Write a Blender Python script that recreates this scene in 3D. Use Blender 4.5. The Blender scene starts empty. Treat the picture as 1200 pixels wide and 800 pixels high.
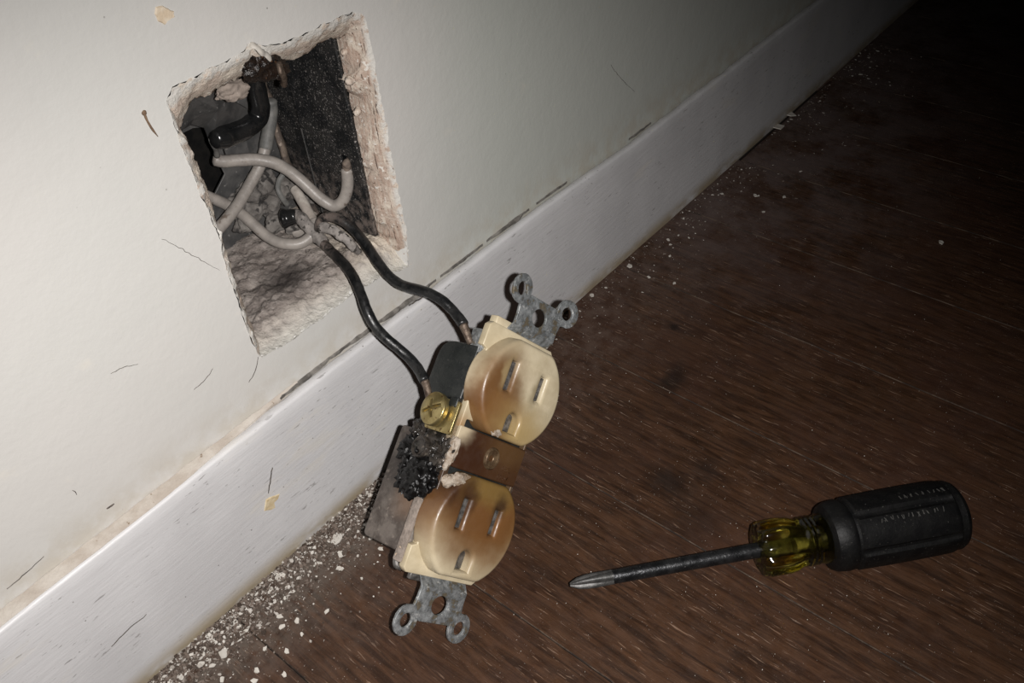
import bpy, bmesh, math, random
from mathutils import Vector, Matrix, noise
random.seed(7)
S = 0.001                                   # everything below is in millimetres
C = bpy.context.scene.collection
sc = bpy.context.scene

# ------------------------------------------------------------------ camera
CAM = Vector((-134.193, -169.947, 223.119))
RM = Matrix(((0.63536, -0.769039, -0.069974), (-0.550777, -0.387789, -0.739097), (0.541259, 0.508133, -0.669955)))
FPX = 1028.58
cx, cy, cz = (Vector(RM[i]) for i in range(3))      # camera right, down, forward in world axes
cam = bpy.data.cameras.new('camera'); cam.sensor_width = 36; cam.lens = FPX / 1200 * 36
cam.clip_start = 0.005; cam.clip_end = 50
co = bpy.data.objects.new('camera', cam); C.objects.link(co)
co.matrix_world = Matrix(((cx.x, -cy.x, -cz.x, CAM.x * S), (cx.y, -cy.y, -cz.y, CAM.y * S), (cx.z, -cy.z, -cz.z, CAM.z * S), (0, 0, 0, 1)))
sc.camera = co
# ------------------------------------------------------------------ world, flash, exposure
w = bpy.data.worlds.new('dark_room'); sc.world = w; w.use_nodes = True
w.node_tree.nodes['Background'].inputs[0].default_value = (0.9, 0.95, 1, 1)
w.node_tree.nodes['Background'].inputs[1].default_value = 0.004
fl = bpy.data.lights.new('phone_flash', 'SPOT'); fl.energy = 3.6; fl.color = (1.0, 0.965, 0.94)
fl.spot_size = math.radians(105.6); fl.spot_blend = 1.0; fl.shadow_soft_size = 0.0018
fo = bpy.data.objects.new('phone_flash', fl); C.objects.link(fo)
FPOS = CAM + cx * 10 + cy * 0.5 - cz * 2
FDIR = (cz * 1.0 - cx * 0.157 + cy * 0.263).normalized()
fo.location = FPOS * S; fo.rotation_euler = FDIR.to_track_quat('-Z', 'Y').to_euler()
vs = sc.view_settings
sc.display_settings.display_device = 'sRGB'
vs.view_transform = 'Standard'; vs.look = 'None'; vs.gamma = 1; vs.use_curve_mapping = False; vs.exposure = 0.0

# ------------------------------------------------------------------ helpers
def ray(px, py): return (cx * ((px - 600) / FPX) + cy * ((py - 400) / FPX) + cz)
def at(px, py, axis, val):
    d = ray(px, py); return CAM + d * ((val - CAM[axis]) / d[axis])
def aty(px, py, y): return at(px, py, 1, y)
def nz(p, s, seed=0.0): return noise.noise(Vector(p) * s + Vector((seed, seed * 1.7, -seed)))
def fb(p, s, seed=0.0): return nz(p, s, seed) + .5 * nz(p, s * 2.1, seed + 5) + .25 * nz(p, s * 4.3, seed + 9)

def link(o, parent=None, label=None, cat=None, group=None, kind=None):
    C.objects.link(o)
    if parent: o.parent = parent
    for k, v in (('label', label), ('category', cat), ('group', group), ('kind', kind)):
        if v: o[k] = v
    return o
def mesh_obj(name, me, mats, parent=None, smooth=None, **kw):
    for m in (mats if isinstance(mats, (list, tuple)) else [mats]): me.materials.append(m)
    if smooth is not None:
        for p in me.polygons: p.use_smooth = True
        if smooth < 170: me.set_sharp_from_angle(angle=math.radians(smooth))
    return link(bpy.data.objects.new(name, me), parent, **kw)
def from_bm(name, bm, mats, parent=None, smooth=None, scale=True, **kw):
    if scale: bmesh.ops.scale(bm, vec=(S, S, S), verts=bm.verts)
    me = bpy.data.meshes.new(name); bm.to_mesh(me); bm.free()
    return mesh_obj(name, me, mats, parent, smooth, **kw)
def from_py(name, vs_, fs, mats, parent=None, smooth=None, **kw):
    me = bpy.data.meshes.new(name); me.from_pydata([tuple(c * S for c in v) for v in vs_], [], fs); me.update()
    bm = bmesh.new(); bm.from_mesh(me); bmesh.ops.recalc_face_normals(bm, faces=bm.faces); bm.to_mesh(me); bm.free()
    return mesh_obj(name, me, mats, parent, smooth, **kw)
def empty(name, loc, parent=None, **kw):
    o = bpy.data.objects.new(name, None); o.location = Vector(loc) * S; o.empty_display_size = .01
    return link(o, parent, **kw)

def box_bm(x0, x1, y0, y1, z0, z1, bev=0.3, seg=2, bm=None):
    b = bmesh.new(); bmesh.ops.create_cube(b, size=1)
    for v in b.verts: v.co = Vector(((x0 + x1) / 2 + v.co.x * (x1 - x0), (y0 + y1) / 2 + v.co.y * (y1 - y0), (z0 + z1) / 2 + v.co.z * (z1 - z0)))
    if bev > 0: bmesh.ops.bevel(b, geom=list(b.edges), offset=bev, segments=seg, profile=.5, affect='EDGES')
    if bm is None: return b
    me = bpy.data.meshes.new('tmp'); b.to_mesh(me); b.free(); bm.from_mesh(me); bpy.data.meshes.remove(me); return bm

def circ(u, v, r, n=28, a0=0.0, ry=None):
    return [(u + r * math.cos(a0 + 2 * math.pi * i / n), v + (ry or r) * math.sin(a0 + 2 * math.pi * i / n)) for i in range(n)]
def rrect(x0, x1, y0, y1, r=0.5, n=3):
    out = []
    for (px, py, a) in ((x1 - r, y1 - r, 0), (x0 + r, y1 - r, 90), (x0 + r, y0 + r, 180), (x1 - r, y0 + r, 270)):
        for i in range(n + 1):
            t = math.radians(a + 90 * i / n); out.append((px + r * math.cos(t), py + r * math.sin(t)))
    return out
def plate_bm(loops, z0, z1, bev=0.0, res=2):
    """filled 2-D outline with holes, thickened from z0 to z1 (mm), edges rounded by bev"""
    cu = bpy.data.curves.new('tmp', 'CURVE'); cu.dimensions = '2D'; cu.fill_mode = 'BOTH'
    cu.extrude = max((z1 - z0) / 2 - bev, 1e-4); cu.bevel_depth = bev; cu.bevel_resolution = res; cu.offset = -bev
    for lp in loops:
        sp = cu.splines.new('POLY'); sp.points.add(len(lp) - 1); sp.use_cyclic_u = True
        for p, q in zip(sp.points, lp): p.co = (q[0], q[1], 0, 1)
    ob = bpy.data.objects.new('tmp', cu); C.objects.link(ob)
    dg = bpy.context.evaluated_depsgraph_get(); me = bpy.data.meshes.new_from_object(ob.evaluated_get(dg))
    bm = bmesh.new(); bm.from_mesh(me); bpy.data.objects.remove(ob); bpy.data.curves.remove(cu); bpy.data.meshes.remove(me)
    bmesh.ops.remove_doubles(bm, verts=bm.verts, dist=1e-3)
    bmesh.ops.translate(bm, vec=(0, 0, (z0 + z1) / 2), verts=bm.verts)
    bmesh.ops.recalc_face_normals(bm, faces=bm.faces)
    return bm
def catmull(pts, n=8):
    P = [Vector(p) for p in pts]; P = [P[0] * 2 - P[1]] + P + [P[-1] * 2 - P[-2]]; out = []
    for i in range(1, len(P) - 2):
        a, b, c, d = P[i - 1:i + 3]
        for k in range(n):
            t = k / n; out.append(.5 * ((2 * b) + (c - a) * t + (2 * a - 5 * b + 4 * c - d) * t * t + (3 * b - a - 3 * c + d) * t ** 3))
    out.append(P[-2]); return out
def tube_bm(pts, rad, seg=14, n=8, cap=True, rough=0.0, bm=None, flat=1.0):
    P = catmull(pts, n); N = len(P); bm = bm or bmesh.new(); rings = []
    R = rad if callable(rad) else (lambda t: rad)
    T = [(P[min(i + 1, N - 1)] - P[max(i - 1, 0)]).normalized() for i in range(N)]
    u = T[0].orthogonal().normalized()
    def ring(p, r, u, v): 
        out = []
        for k in range(seg):
            a = 2 * math.pi * k / seg; q = p + u * (r * math.cos(a)) + v * (r * flat * math.sin(a))
            if rough: q += (q - p).normalized() * rough * fb(q, .35, 3)
            out.append(bm.verts.new(q))
        return out
    for i in range(N):
        u = (u - T[i] * u.dot(T[i])).normalized(); v = T[i].cross(u); r = R(i / (N - 1))
        if i == 0 and cap:
            rings.append(ring(P[0] - T[0] * r * .35, r * .45, u, v)); rings.append(ring(P[0] - T[0] * r * .18, r * .82, u, v))
        rings.append(ring(P[i], r, u, v))
        if i == N - 1 and cap:
            rings.append(ring(P[i] + T[i] * r * .18, r * .82, u, v)); rings.append(ring(P[i] + T[i] * r * .35, r * .45, u, v))
    for a, b in zip(rings, rings[1:]):
        for k in range(seg): bm.faces.new((a[k], a[(k + 1) % seg], b[(k + 1) % seg], b[k]))
    bm.faces.new(rings[0][::-1]); bm.faces.new(rings[-1])
    bmesh.ops.recalc_face_normals(bm, faces=bm.faces)
    return bm
def blob_bm(c, r, amp, freq, seed=0, sub=3, sq=(1, 1, 1), bm=None):
    b = bmesh.new(); bmesh.ops.create_icosphere(b, subdivisions=sub, radius=1)
    for v in b.verts:
        n = v.co.normalized(); k = 1 + amp * fb(n * r, freq, seed)
        v.co = Vector(c) + Vector((n.x * sq[0], n.y * sq[1], n.z * sq[2])) * (r * k)
    if bm is None: return b
    me = bpy.data.meshes.new('tmp'); b.to_mesh(me); b.free(); bm.from_mesh(me); bpy.data.meshes.remove(me); return bm
def lathe_bm(prof, seg=40, mod=None):
    """profile of (x along axis, radius); axis = +X"""
    bm = bmesh.new(); rings = []
    for x, r in prof:
        ring = []
        for k in range(seg):
            a = 2 * math.pi * k / seg; rr = mod(x, r, a) if mod else r
            ring.append(bm.verts.new((x, rr * math.cos(a), rr * math.sin(a))))
        rings.append(ring)
    for a, b in zip(rings, rings[1:]):
        for k in range(seg): bm.faces.new((a[k], a[(k + 1) % seg], b[(k + 1) % seg], b[k]))
    bm.faces.new(rings[0][::-1]); bm.faces.new(rings[-1])
    bmesh.ops.recalc_face_normals(bm, faces=bm.faces); return bm

# ------------------------------------------------------------------ materials
class NT:
    def __init__(s, name, rough=.6, metal=0.0, spec=.5):
        s.m = bpy.data.materials.new(name); s.m.use_nodes = True; s.t = s.m.node_tree; s.b = s.t.nodes['Principled BSDF']
        s.b.inputs['Roughness'].default_value = rough; s.b.inputs['Metallic'].default_value = metal
        s.b.inputs['Specular IOR Level'].default_value = spec
        s.tc = s.t.nodes.new('ShaderNodeTexCoord'); g = s.t.nodes.new('ShaderNodeNewGeometry')
        mm = s.t.nodes.new('ShaderNodeVectorMath'); mm.operation = 'SCALE'; mm.inputs['Scale'].default_value = 1000
        s.l(s.tc.outputs['Object'], mm.inputs[0]); s.obj = mm.outputs[0]
        m2 = s.t.nodes.new('ShaderNodeVectorMath'); m2.operation = 'SCALE'; m2.inputs['Scale'].default_value = 1000
        s.l(g.outputs['Position'], m2.inputs[0]); s.pos = m2.outputs[0]; s.geo = g
    def l(s, a, b): s.t.links.new(a, b)
    def setin(s, inp, v):
        if isinstance(v, bpy.types.NodeSocket): s.l(v, inp)
        elif isinstance(v, (tuple, list)) and len(v) == 3 and inp.type == 'RGBA': inp.default_value = (*v, 1)
        else: inp.default_value = v
    def noise(s, scale, vec=None, detail=4, rough=.6, dist=0.0):
        n = s.t.nodes.new('ShaderNodeTexNoise'); s.l(vec or s.obj, n.inputs['Vector'])
        n.inputs['Scale'].default_value = scale; n.inputs['Detail'].default_value = detail
        n.inputs['Roughness'].default_value = rough; n.inputs['Distortion'].default_value = dist
        return n.outputs['Fac']
    def vor(s, scale, vec=None, feature='F1', rnd=1.0):
        n = s.t.nodes.new('ShaderNodeTexVoronoi'); n.feature = feature; s.l(vec or s.obj, n.inputs['Vector'])
        n.inputs['Scale'].default_value = scale; n.inputs['Randomness'].default_value = rnd; return n.outputs['Distance']
    def stretch(s, sc_, vec=None, rot=None):
        n = s.t.nodes.new('ShaderNodeMapping'); s.l(vec or s.obj, n.inputs['Vector']); n.inputs['Scale'].default_value = sc_
        if rot: n.inputs['Rotation'].default_value = rot
        return n.outputs[0]
    def mr(s, v, a, b, c=0.0, d=1.0, smooth=True):
        n = s.t.nodes.new('ShaderNodeMapRange'); n.interpolation_type = 'SMOOTHSTEP' if smooth else 'LINEAR'
        s.setin(n.inputs['Value'], v); n.inputs[1].default_value = a; n.inputs[2].default_value = b
        n.inputs[3].default_value = c; n.inputs[4].default_value = d; return n.outputs[0]
    def mix(s, f, a, b, mode='MIX'):
        n = s.t.nodes.new('ShaderNodeMix'); n.data_type = 'RGBA'; n.blend_type = mode
        s.setin(n.inputs[0], f); s.setin(n.inputs[6], a); s.setin(n.inputs[7], b); return n.outputs[2]
    def math(s, op, a, b=0.0, c=None):
        n = s.t.nodes.new('ShaderNodeMath'); n.operation = op; s.setin(n.inputs[0], a); s.setin(n.inputs[1], b)
        if c is not None: s.setin(n.inputs[2], c)
        return n.outputs[0]
    def sep(s, vec=None):
        n = s.t.nodes.new('ShaderNodeSeparateXYZ'); s.l(vec or s.obj, n.inputs[0]); return n.outputs
    def warp(s, amt, scale, vec=None):
        n = s.t.nodes.new('ShaderNodeTexNoise'); s.l(vec or s.obj, n.inputs['Vector']); n.inputs['Scale'].default_value = scale; n.inputs['Detail'].default_value = 3
        a = s.t.nodes.new('ShaderNodeVectorMath'); a.operation = 'SUBTRACT'; s.l(n.outputs['Color'], a.inputs[0]); a.inputs[1].default_value = (.5, .5, .5)
        b = s.t.nodes.new('ShaderNodeVectorMath'); b.operation = 'SCALE'; s.l(a.outputs[0], b.inputs[0]); b.inputs['Scale'].default_value = amt
        c = s.t.nodes.new('ShaderNodeVectorMath'); c.operation = 'ADD'; s.l(vec or s.obj, c.inputs[0]); s.l(b.outputs[0], c.inputs[1]); return c.outputs[0]
    def blob(s, vec, c, r, rscale=(1, 1, 1), inner=.15):
        a = s.t.nodes.new('ShaderNodeVectorMath'); a.operation = 'SUBTRACT'; s.l(vec, a.inputs[0]); a.inputs[1].default_value = c
        b = s.t.nodes.new('ShaderNodeVectorMath'); b.operation = 'MULTIPLY'; s.l(a.outputs[0], b.inputs[0]); b.inputs[1].default_value = rscale
        d = s.t.nodes.new('ShaderNodeVectorMath'); d.operation = 'LENGTH'; s.l(b.outputs[0], d.inputs[0])
        return s.mr(d.outputs['Value'], r * inner, r, 1, 0)
    def color(s, c): s.setin(s.b.inputs['Base Color'], c)
    def rough(s, v): s.setin(s.b.inputs['Roughness'], v)
    def bump(s, h, dist=.3, strength=.6):
        n = s.t.nodes.new('ShaderNodeBump'); n.inputs['Distance'].default_value = dist * S; n.inputs['Strength'].default_value = strength
        s.setin(n.inputs['Height'], h)
        cur = s.b.inputs['Normal']
        if cur.is_linked: s.l(cur.links[0].from_socket, n.inputs['Normal'])
        s.l(n.outputs[0], cur); return s
def simple(name, c1, c2, scale=.3, rough=.6, metal=0.0, spec=.5, bscale=1.0, bdist=.15, lo=.35, hi=.65, c3=None, s3=2.0, t3=(.66, .74)):
    n = NT(name, rough, metal, spec)
    col = n.mix(n.mr(n.noise(scale), lo, hi), c1, c2)
    if c3: col = n.mix(n.mr(n.noise(s3, detail=2), *t3), col, c3)
    n.color(col)
    if bdist: n.bump(n.noise(bscale), bdist)
    return n.m

# wall paint: warm grey-white, faintly greener patches, dark pin specks
n = NT('wall_paint', .55, 0, .35)
base = n.mix(n.mr(n.noise(.012, detail=2), .35, .65), (.555, .54, .515), (.53, .525, .50))
sx = n.sep()
base = n.mix(n.mr(sx[0], 0, 60), base, (.50, .515, .475))
base = n.mix(n.mr(n.noise(.09, detail=5), .62, .75, 0, .3), base, (.66, .62, .54))
sp = n.math('MULTIPLY', n.mr(n.vor(.16), .045, .02), n.mr(n.noise(.05, detail=2), .5, .6))
base = n.mix(n.math('MULTIPLY', sp, .7), base, (.10, .085, .07))
grime_and_shade = n.math('MULTIPLY', n.mr(sx[2], 66, 48), n.mr(n.noise(.12, detail=5), .35, .62))
base = n.mix(n.math('MULTIPLY', grime_and_shade, .55), base, (.42, .37, .29))
n.color(base); n.bump(n.noise(.10, detail=4, rough=.5), .55, .4); n.bump(n.noise(.55, detail=4), .16, .5)
M_WALL = n.m
# baseboard paint: cooler grey white, dark dashes along its length, yellowed lower edge
n = NT('baseboard_paint', .42, 0, .45)
base = n.mix(n.mr(n.noise(.03, detail=4), .35, .65), (.575, .57, .575), (.52, .515, .52))
sx = n.sep()
d1 = n.math('MULTIPLY', n.mr(n.noise(1, n.stretch((.22, .7, 1.1)), 4, .6), .635, .68), n.mr(n.noise(.045, detail=2), .40, .58))
base = n.mix(n.math('MULTIPLY', d1, .6), base, (.16, .15, .14))
d2 = n.math('MULTIPLY', n.mr(n.vor(.33), .10, .05), n.mr(n.noise(.07, detail=2), .5, .62))
base = n.mix(n.math('MULTIPLY', d2, .7), base, (.10, .09, .08))
ed = n.math('MULTIPLY', n.mr(sx[2], 8, 0.5), n.mr(n.noise(.12, n.stretch((.4, 1, 1)), 4), .28, .55))
base = n.mix(ed, base, (.32, .265, .185))
base = n.mix(n.math('MULTIPLY', n.mr(n.noise(.1, n.stretch((.3, 1, 1)), 5), .58, .7), .3), base, (.62, .58, .50))
n.color(base); n.bump(n.noise(.5, n.stretch((.22, 1, 1.4)), 6, .65), .32, .5)
M_BASE = n.m
M_CAULK = simple('dirty_caulk', (.40, .35, .30), (.50, .46, .41), .12, .8, bscale=.6, bdist=.5, c3=(.22, .16, .11), s3=.5)
M_CRACK = simple('crack_dark', (.05, .045, .04), (.12, .10, .085), .8, .95, bdist=0)
M_GAPDARK = simple('gap_dirt_shade', (.085, .078, .07), (.22, .205, .185), .25, .95, bscale=1, bdist=.3)
M_CREAM = simple('bare_patch', (.58, .47, .34), (.70, .63, .52), .25, .85, bscale=1, bdist=.3)
M_OCHRE = simple('bare_ochre', (.52, .41, .24), (.62, .52, .35), .5, .7, bscale=1, bdist=.3, c3=(.2, .14, .08), s3=.7)
# plaster around the hole
n = NT('broken_plaster', .92, 0, .2)
base = n.mix(n.mr(n.noise(.22, detail=5), .38, .62), (.66, .59, .50), (.52, .43, .36))
px_ = n.sep(n.pos)
right = n.math('MULTIPLY', n.mr(px_[0], -2, 2), n.mr(n.noise(.3, detail=4), .35, .5))
base = n.mix(n.math('MULTIPLY', right, n.mr(n.noise(1, n.stretch((1.1, 1.1, .12), n.pos), 4), .35, .62)), base, (.44, .33, .265))
base = n.mix(n.math('MULTIPLY', n.mr(px_[0], -2, 2), n.mr(n.noise(1, n.stretch((1.2, 1.2, .09), n.pos), 3), .60, .66)), base, (.13, .09, .07))
base = n.mix(n.mr(n.noise(.9, detail=4), .62, .7), base, (.22, .15, .11))
base = n.mix(n.mr(n.noise(.5, n.stretch((1, 1, 1), n.pos), 3), .60, .68), base, (.74, .70, .64))
paint = n.math('MULTIPLY', n.mr(px_[1], 1.6, 0.1), n.mr(n.noise(.35, detail=3), .36, .5))
base = n.mix(paint, base, (.60, .58, .54))
n.color(base); n.bump(n.noise(1.0, detail=5), .5, .8); M_PLASTER = n.m
n = NT('dirty_ledge', .95, 0, .15)
px_ = n.sep(n.pos); wp = n.warp(5, .2, n.pos); wy = n.sep(wp)
base = n.mix(n.mr(n.noise(.18, detail=6, rough=.7), .36, .64), (.19, .163, .147), (.35, .31, .282))
base = n.mix(n.mr(n.noise(.55, detail=5), .60, .70), base, (.09, .075, .065))
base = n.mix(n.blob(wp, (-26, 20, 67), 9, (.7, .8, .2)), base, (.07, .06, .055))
lum = n.math('MULTIPLY', n.mr(wy[1], 11, 1), n.mr(n.noise(.22, detail=6), .25, .62))
base = n.mix(lum, base, (.56, .50, .44))
lum2 = n.math('MULTIPLY', n.mr(wy[0], -14, -2), n.mr(n.noise(.22, detail=6), .36, .62))
base = n.mix(lum2, base, (.60, .53, .44))
base = n.mix(n.mr(wy[1], 9, -2), base, (.54, .53, .485))
n.color(base); n.bump(n.noise(.9, detail=6), .8, .9); M_LEDGE = n.m
M_RUBBLE = simple('rubble', (.10, .09, .082), (.20, .185, .17), .22, .95, bscale=.9, bdist=.6, c3=(.035, .032, .03), s3=.35, t3=(.54, .64))
# black box side with white specks
n = NT('box_black', .6, .3, .4)
base = n.mix(n.mr(n.noise(.1, detail=3), .4, .6), (.012, .013, .014), (.032, .031, .030))
pz = n.sep(n.pos)
dens = n.mr(n.noise(.1, detail=3), .30, .55)
spk = n.math('MULTIPLY', n.mr(n.noise(1.7, detail=4, rough=.75), .57, .66), dens)
base = n.mix(n.math('MULTIPLY', spk, .75), base, (.55, .51, .48))
base = n.mix(n.math('MULTIPLY', n.mr(pz[2], 96, 76), n.mr(n.noise(.4, detail=5), .38, .66)), base, (.20, .165, .145))
n.color(base); n.rough(n.mr(n.noise(.3), .3, .7, .5, .8)); n.bump(n.noise(1.2, detail=4), .3, .6); M_BOX = n.m
M_BOXGREY = simple('box_grey', (.085, .085, .085), (.17, .165, .16), .12, .55, .55, .4, bscale=.5, bdist=.3, c3=(.30, .29, .28), s3=.6)
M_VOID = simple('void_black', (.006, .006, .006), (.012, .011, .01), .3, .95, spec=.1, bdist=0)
M_STRIP = simple('rusty_beige', (.24, .19, .15), (.12, .095, .08), .35, .8, .2, bscale=.7, bdist=.4, c3=(.36, .30, .25), s3=.5)
# wires
n = NT('black_rubber_wire', .38, 0, .5)
base = n.mix(n.mr(n.noise(.3, detail=4), .4, .65), (.006, .0065, .007), (.015, .015, .015))
base = n.mix(n.math('MULTIPLY', n.mr(n.noise(1.6, n.stretch((1, 1, 1), n.pos), detail=5, rough=.7), .62, .76), .4), base, (.25, .22, .20))
base = n.mix(n.math('MULTIPLY', n.mr(n.sep(n.pos)[1], 6, 20), n.mr(n.noise(.5, detail=4), .35, .6)), base, (.21, .17, .15))
n.color(base); n.rough(n.mr(n.noise(.6), .35, .7, .26, .48)); n.bump(n.noise(1.1, detail=3), .18, .4); M_WIRE = n.m
M_WIREG = simple('grey_wire', (.32, .29, .262), (.235, .213, .194), .2, .42, spec=.5, bscale=.8, bdist=.15, c3=(.15, .12, .10), s3=.35, t3=(.62, .74))
M_WIREW = simple('cream_wire', (.50, .46, .41), (.34, .30, .265), .3, .5, bscale=.8, bdist=.2, c3=(.15, .12, .10), s3=.5)
M_WIRED = simple('dusty_grey_wire', (.10, .10, .095), (.16, .155, .145), .3, .6, bscale=.8, bdist=.2)
M_TAPE = simple('black_gloss', (.006, .0065, .007), (.014, .014, .014), .2, .22, spec=.6, bscale=.4, bdist=.2)
M_COPPER = simple('tarnished_copper', (.17, .13, .10), (.075, .053, .04), .6, .55, .6, bscale=1.2, bdist=.3, c3=(.26, .225, .19), s3=.8)
M_SHEATH = simple('grey_sheath', (.15, .135, .125), (.28, .255, .235), .35, .8, bscale=1.0, bdist=.5, c3=(.04, .035, .03), s3=.5, t3=(.55, .62))
M_RUST = simple('rust_clamp', (.020, .012, .008), (.007, .0055, .005), .5, .32, .1, .6, bscale=1.2, bdist=.6, c3=(.10, .05, .025), s3=.6, t3=(.62, .7))
M_TAN = simple('mortar_lump', (.30, .25, .215), (.20, .165, .14), .4, .9, bscale=1.0, bdist=.7, c3=(.55, .42, .30), s3=.6)
# metals
n = NT('galvanised_strap', .5, .55, .5)
base = n.mix(n.mr(n.noise(.35, detail=6, rough=.7), .36, .62), (.33, .345, .35), (.13, .14, .145))
base = n.mix(n.mr(n.noise(.8, detail=5), .57, .68), base, (.50, .51, .50))
base = n.mix(n.math('MULTIPLY', n.mr(n.noise(.35, detail=3), .53, .64), .7), base, (.20, .155, .09))
n.color(base); n.rough(n.mr(n.noise(.6), .3, .7, .38, .7)); n.bump(n.noise(1.0, detail=5), .3, .7); M_STRAP = n.m
M_BRASS = simple('brass', (.44, .36, .17), (.30, .235, .10), .35, .33, .85, bscale=.8, bdist=.12, c3=(.16, .10, .04), s3=.6, t3=(.62, .72))
M_RIVET = simple('dull_bronze', (.17, .115, .065), (.09, .055, .03), .8, .4, .5, bscale=1, bdist=.2)
M_STEEL = simple('contact_steel', (.20, .19, .18), (.08, .075, .07), .6, .45, .6, bscale=1, bdist=.2)
M_CHAR = simple('char', (.0020, .0019, .0019), (.0055, .005, .005), .6, .34, 0, .32, bscale=1.1, bdist=.4)
M_MELT = simple('melted_residue', (.036, .030, .025), (.010, .009, .008), .35, .22, 0, .45, bscale=.6, bdist=.6, c3=(.15, .125, .10), s3=.3, t3=(.60, .72))
M_ASH = simple('pale_ash', (.36, .31, .255), (.19, .135, .09), .45, .7, bscale=1.2, bdist=.6, c3=(.56, .53, .49), s3=.6)
M_BLACKB = simple('black_bakelite', (.0105, .0125, .0125), (.019, .021, .020), .25, .42, spec=.5, bscale=1.2, bdist=.12, c3=(.05, .05, .047), s3=2.0, t3=(.64, .74))
n = NT('sooty_bakelite', .55, 0, .4)
wv = n.warp(5, .2)
base = n.mix(n.mr(n.noise(.16, wv, 5), .38, .62), (.060, .048, .041), (.135, .115, .10))
base = n.mix(n.mr(n.noise(.35, detail=5), .58, .7), base, (.20, .17, .145))
base = n.mix(n.blob(wv, (-14, -8, -12), 15, (.3, 1, .9)), base, (.022, .018, .016))
base = n.mix(n.math('MULTIPLY', n.blob(wv, (-14, -17, -8), 9, (.3, 1, 1)), .7), base, (.16, .10, .065))
n.color(base); n.bump(n.noise(.7, detail=5), .3, .6); M_SOOT = n.m
# ivory plastic with scorching, plus painted relief shade beside an upper slot
def ivory(name, blobs, base1=(.54, .465, .325), base2=(.44, .37, .245)):
    n = NT(name, .38, 0, .5)
    wv = n.warp(6.0, .16)
    col = n.mix(n.mr(n.noise(.09, detail=4), .36, .64), base1, base2)
    for c, r, rs, colr, k, inner in blobs:
        f = n.blob(wv, c, r, rs, inner); f = n.math('MULTIPLY', f, k) if k < 1 else f
        col = n.mix(f, col, colr)
    n.color(col); n.b.inputs['Subsurface Weight'].default_value = 0.0
    n.rough(n.mr(n.noise(.5), .3, .7, .30, .5)); n.bump(n.noise(.8, detail=4), .12, .4)
    return n.m
TAN, BRN, DRK, OLV = (.29, .165, .065), (.125, .058, .021), (.035, .014, .007), (.17, .105, .032)
M_FACEU = ivory('ivory_scorched_shaded_upper', [
    ((-11.5, 13.5, 5), 9.5, (1.2, .6, .85), TAN, .95, .15), ((-8.8, 14.0, 4), 12, (1.05, .55, .4), (.125, .058, .020), .95, .42),
    ((-4, 9.5, 4), 11, (.8, 1, .5), (.20, .105, .036), .9, .2), ((-14.5, 12, 3), 4.5, (1.2, .5, .8), BRN, .9, .1),
    ((-8, 8.5, 4), 8, (1, 1, .6), (.15, .07, .024), .9, .3), ((4, 8, 3), 13, (.7, 1.1, .5), (.33, .235, .10), .85, .1), ((-6, 5.5, 2), 8, (.8, 1.6, .5), BRN, .6, .1), ((4.3, 21.8, 4), 4.2, (1.5, .55, .5), (.21, .165, .09), .75, .1), ((-8.6, 23, 4), 4, (1.6, .5, .5), (.33, .25, .13), .7, .1)])  # blob left of the right slot is relief shade painted into the colour
M_FACEL = ivory('ivory_scorched_lower', [
    ((3, -9, 3), 26, (.75, 1.05, .4), (.22, .115, .034), .95, .35), ((-5, -14, 4), 15, (.9, .75, .4), BRN, .95, .3),
    ((7, -15, 4), 13, (1.0, .7, .4), (.14, .062, .02), .92, .3), ((0, -6, 3), 13, (.6, 1.4, .4), OLV, .9, .4),
    ((6.3, -12, 4), 5, (1.4, .8, .4), (.045, .024, .012), .9, .2), ((-6.3, -12, 4), 6.5, (1.5, .7, .4), DRK, .8, .2),
    ((-15, -9, 0), 9, (.8, .7, .6), DRK, .95, .3), ((-17, -17, -1), 9, (1.6, .6, .7), BRN, .85, .2)])
M_WEB = ivory('scorched_bridge', [
    ((-2, 0, 0), 40, (1, 1, 1), (.055, .025, .011), 1, .9), ((-9, -1, 0), 12, (.8, 1, .6), DRK, .9, .2),
    ((6, 3, 0), 9, (.7, 1.3, .5), (.10, .055, .022), .6, .2), ((-15, 6, 0), 8, (1, 1, .6), (.5, .42, .29), .9, .3)])
M_BODY = ivory('ivory_body', [
    ((-16, -9, -1), 15, (.6, .9, .5), DRK, .95, .35), ((-15, 3, -1), 7, (.8, 1, .6), TAN, .9, .2),
    ((16, 0, -1), 16, (.5, .8, .4), (.07, .038, .016), .95, .6)])
# floor boards
n = NT('floor_board', .5, 0, .22)
oi = n.t.nodes.new('ShaderNodeObjectInfo')
sh = n.t.nodes.new('ShaderNodeCombineXYZ'); n.l(n.math('MULTIPLY', oi.outputs['Random'], 300.0), sh.inputs[1]); n.l(n.math('MULTIPLY', oi.outputs['Random'], 77.0), sh.inputs[2])
ad = n.t.nodes.new('ShaderNodeVectorMath'); ad.operation = 'ADD'; n.l(n.pos, ad.inputs[0]); n.l(sh.outputs[0], ad.inputs[1]); gv = ad.outputs[0]
grain = n.noise(1, n.stretch((.50, .05, 1), gv), 6, .68, .8)
base = n.mix(n.mr(grain, .32, .68), (.022, .0105, .0058), (.069, .0335, .0178))
base = n.mix(n.mr(n.noise(1, n.stretch((2.6, .09, 1), gv), 3, .6), .58, .72, 0, .6), base, (.022, .010, .007))
base = n.mix(n.mr(n.noise(.018, n.pos, 4), .42, .66, 0, .55), base, (.050, .024, .016))
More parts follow.
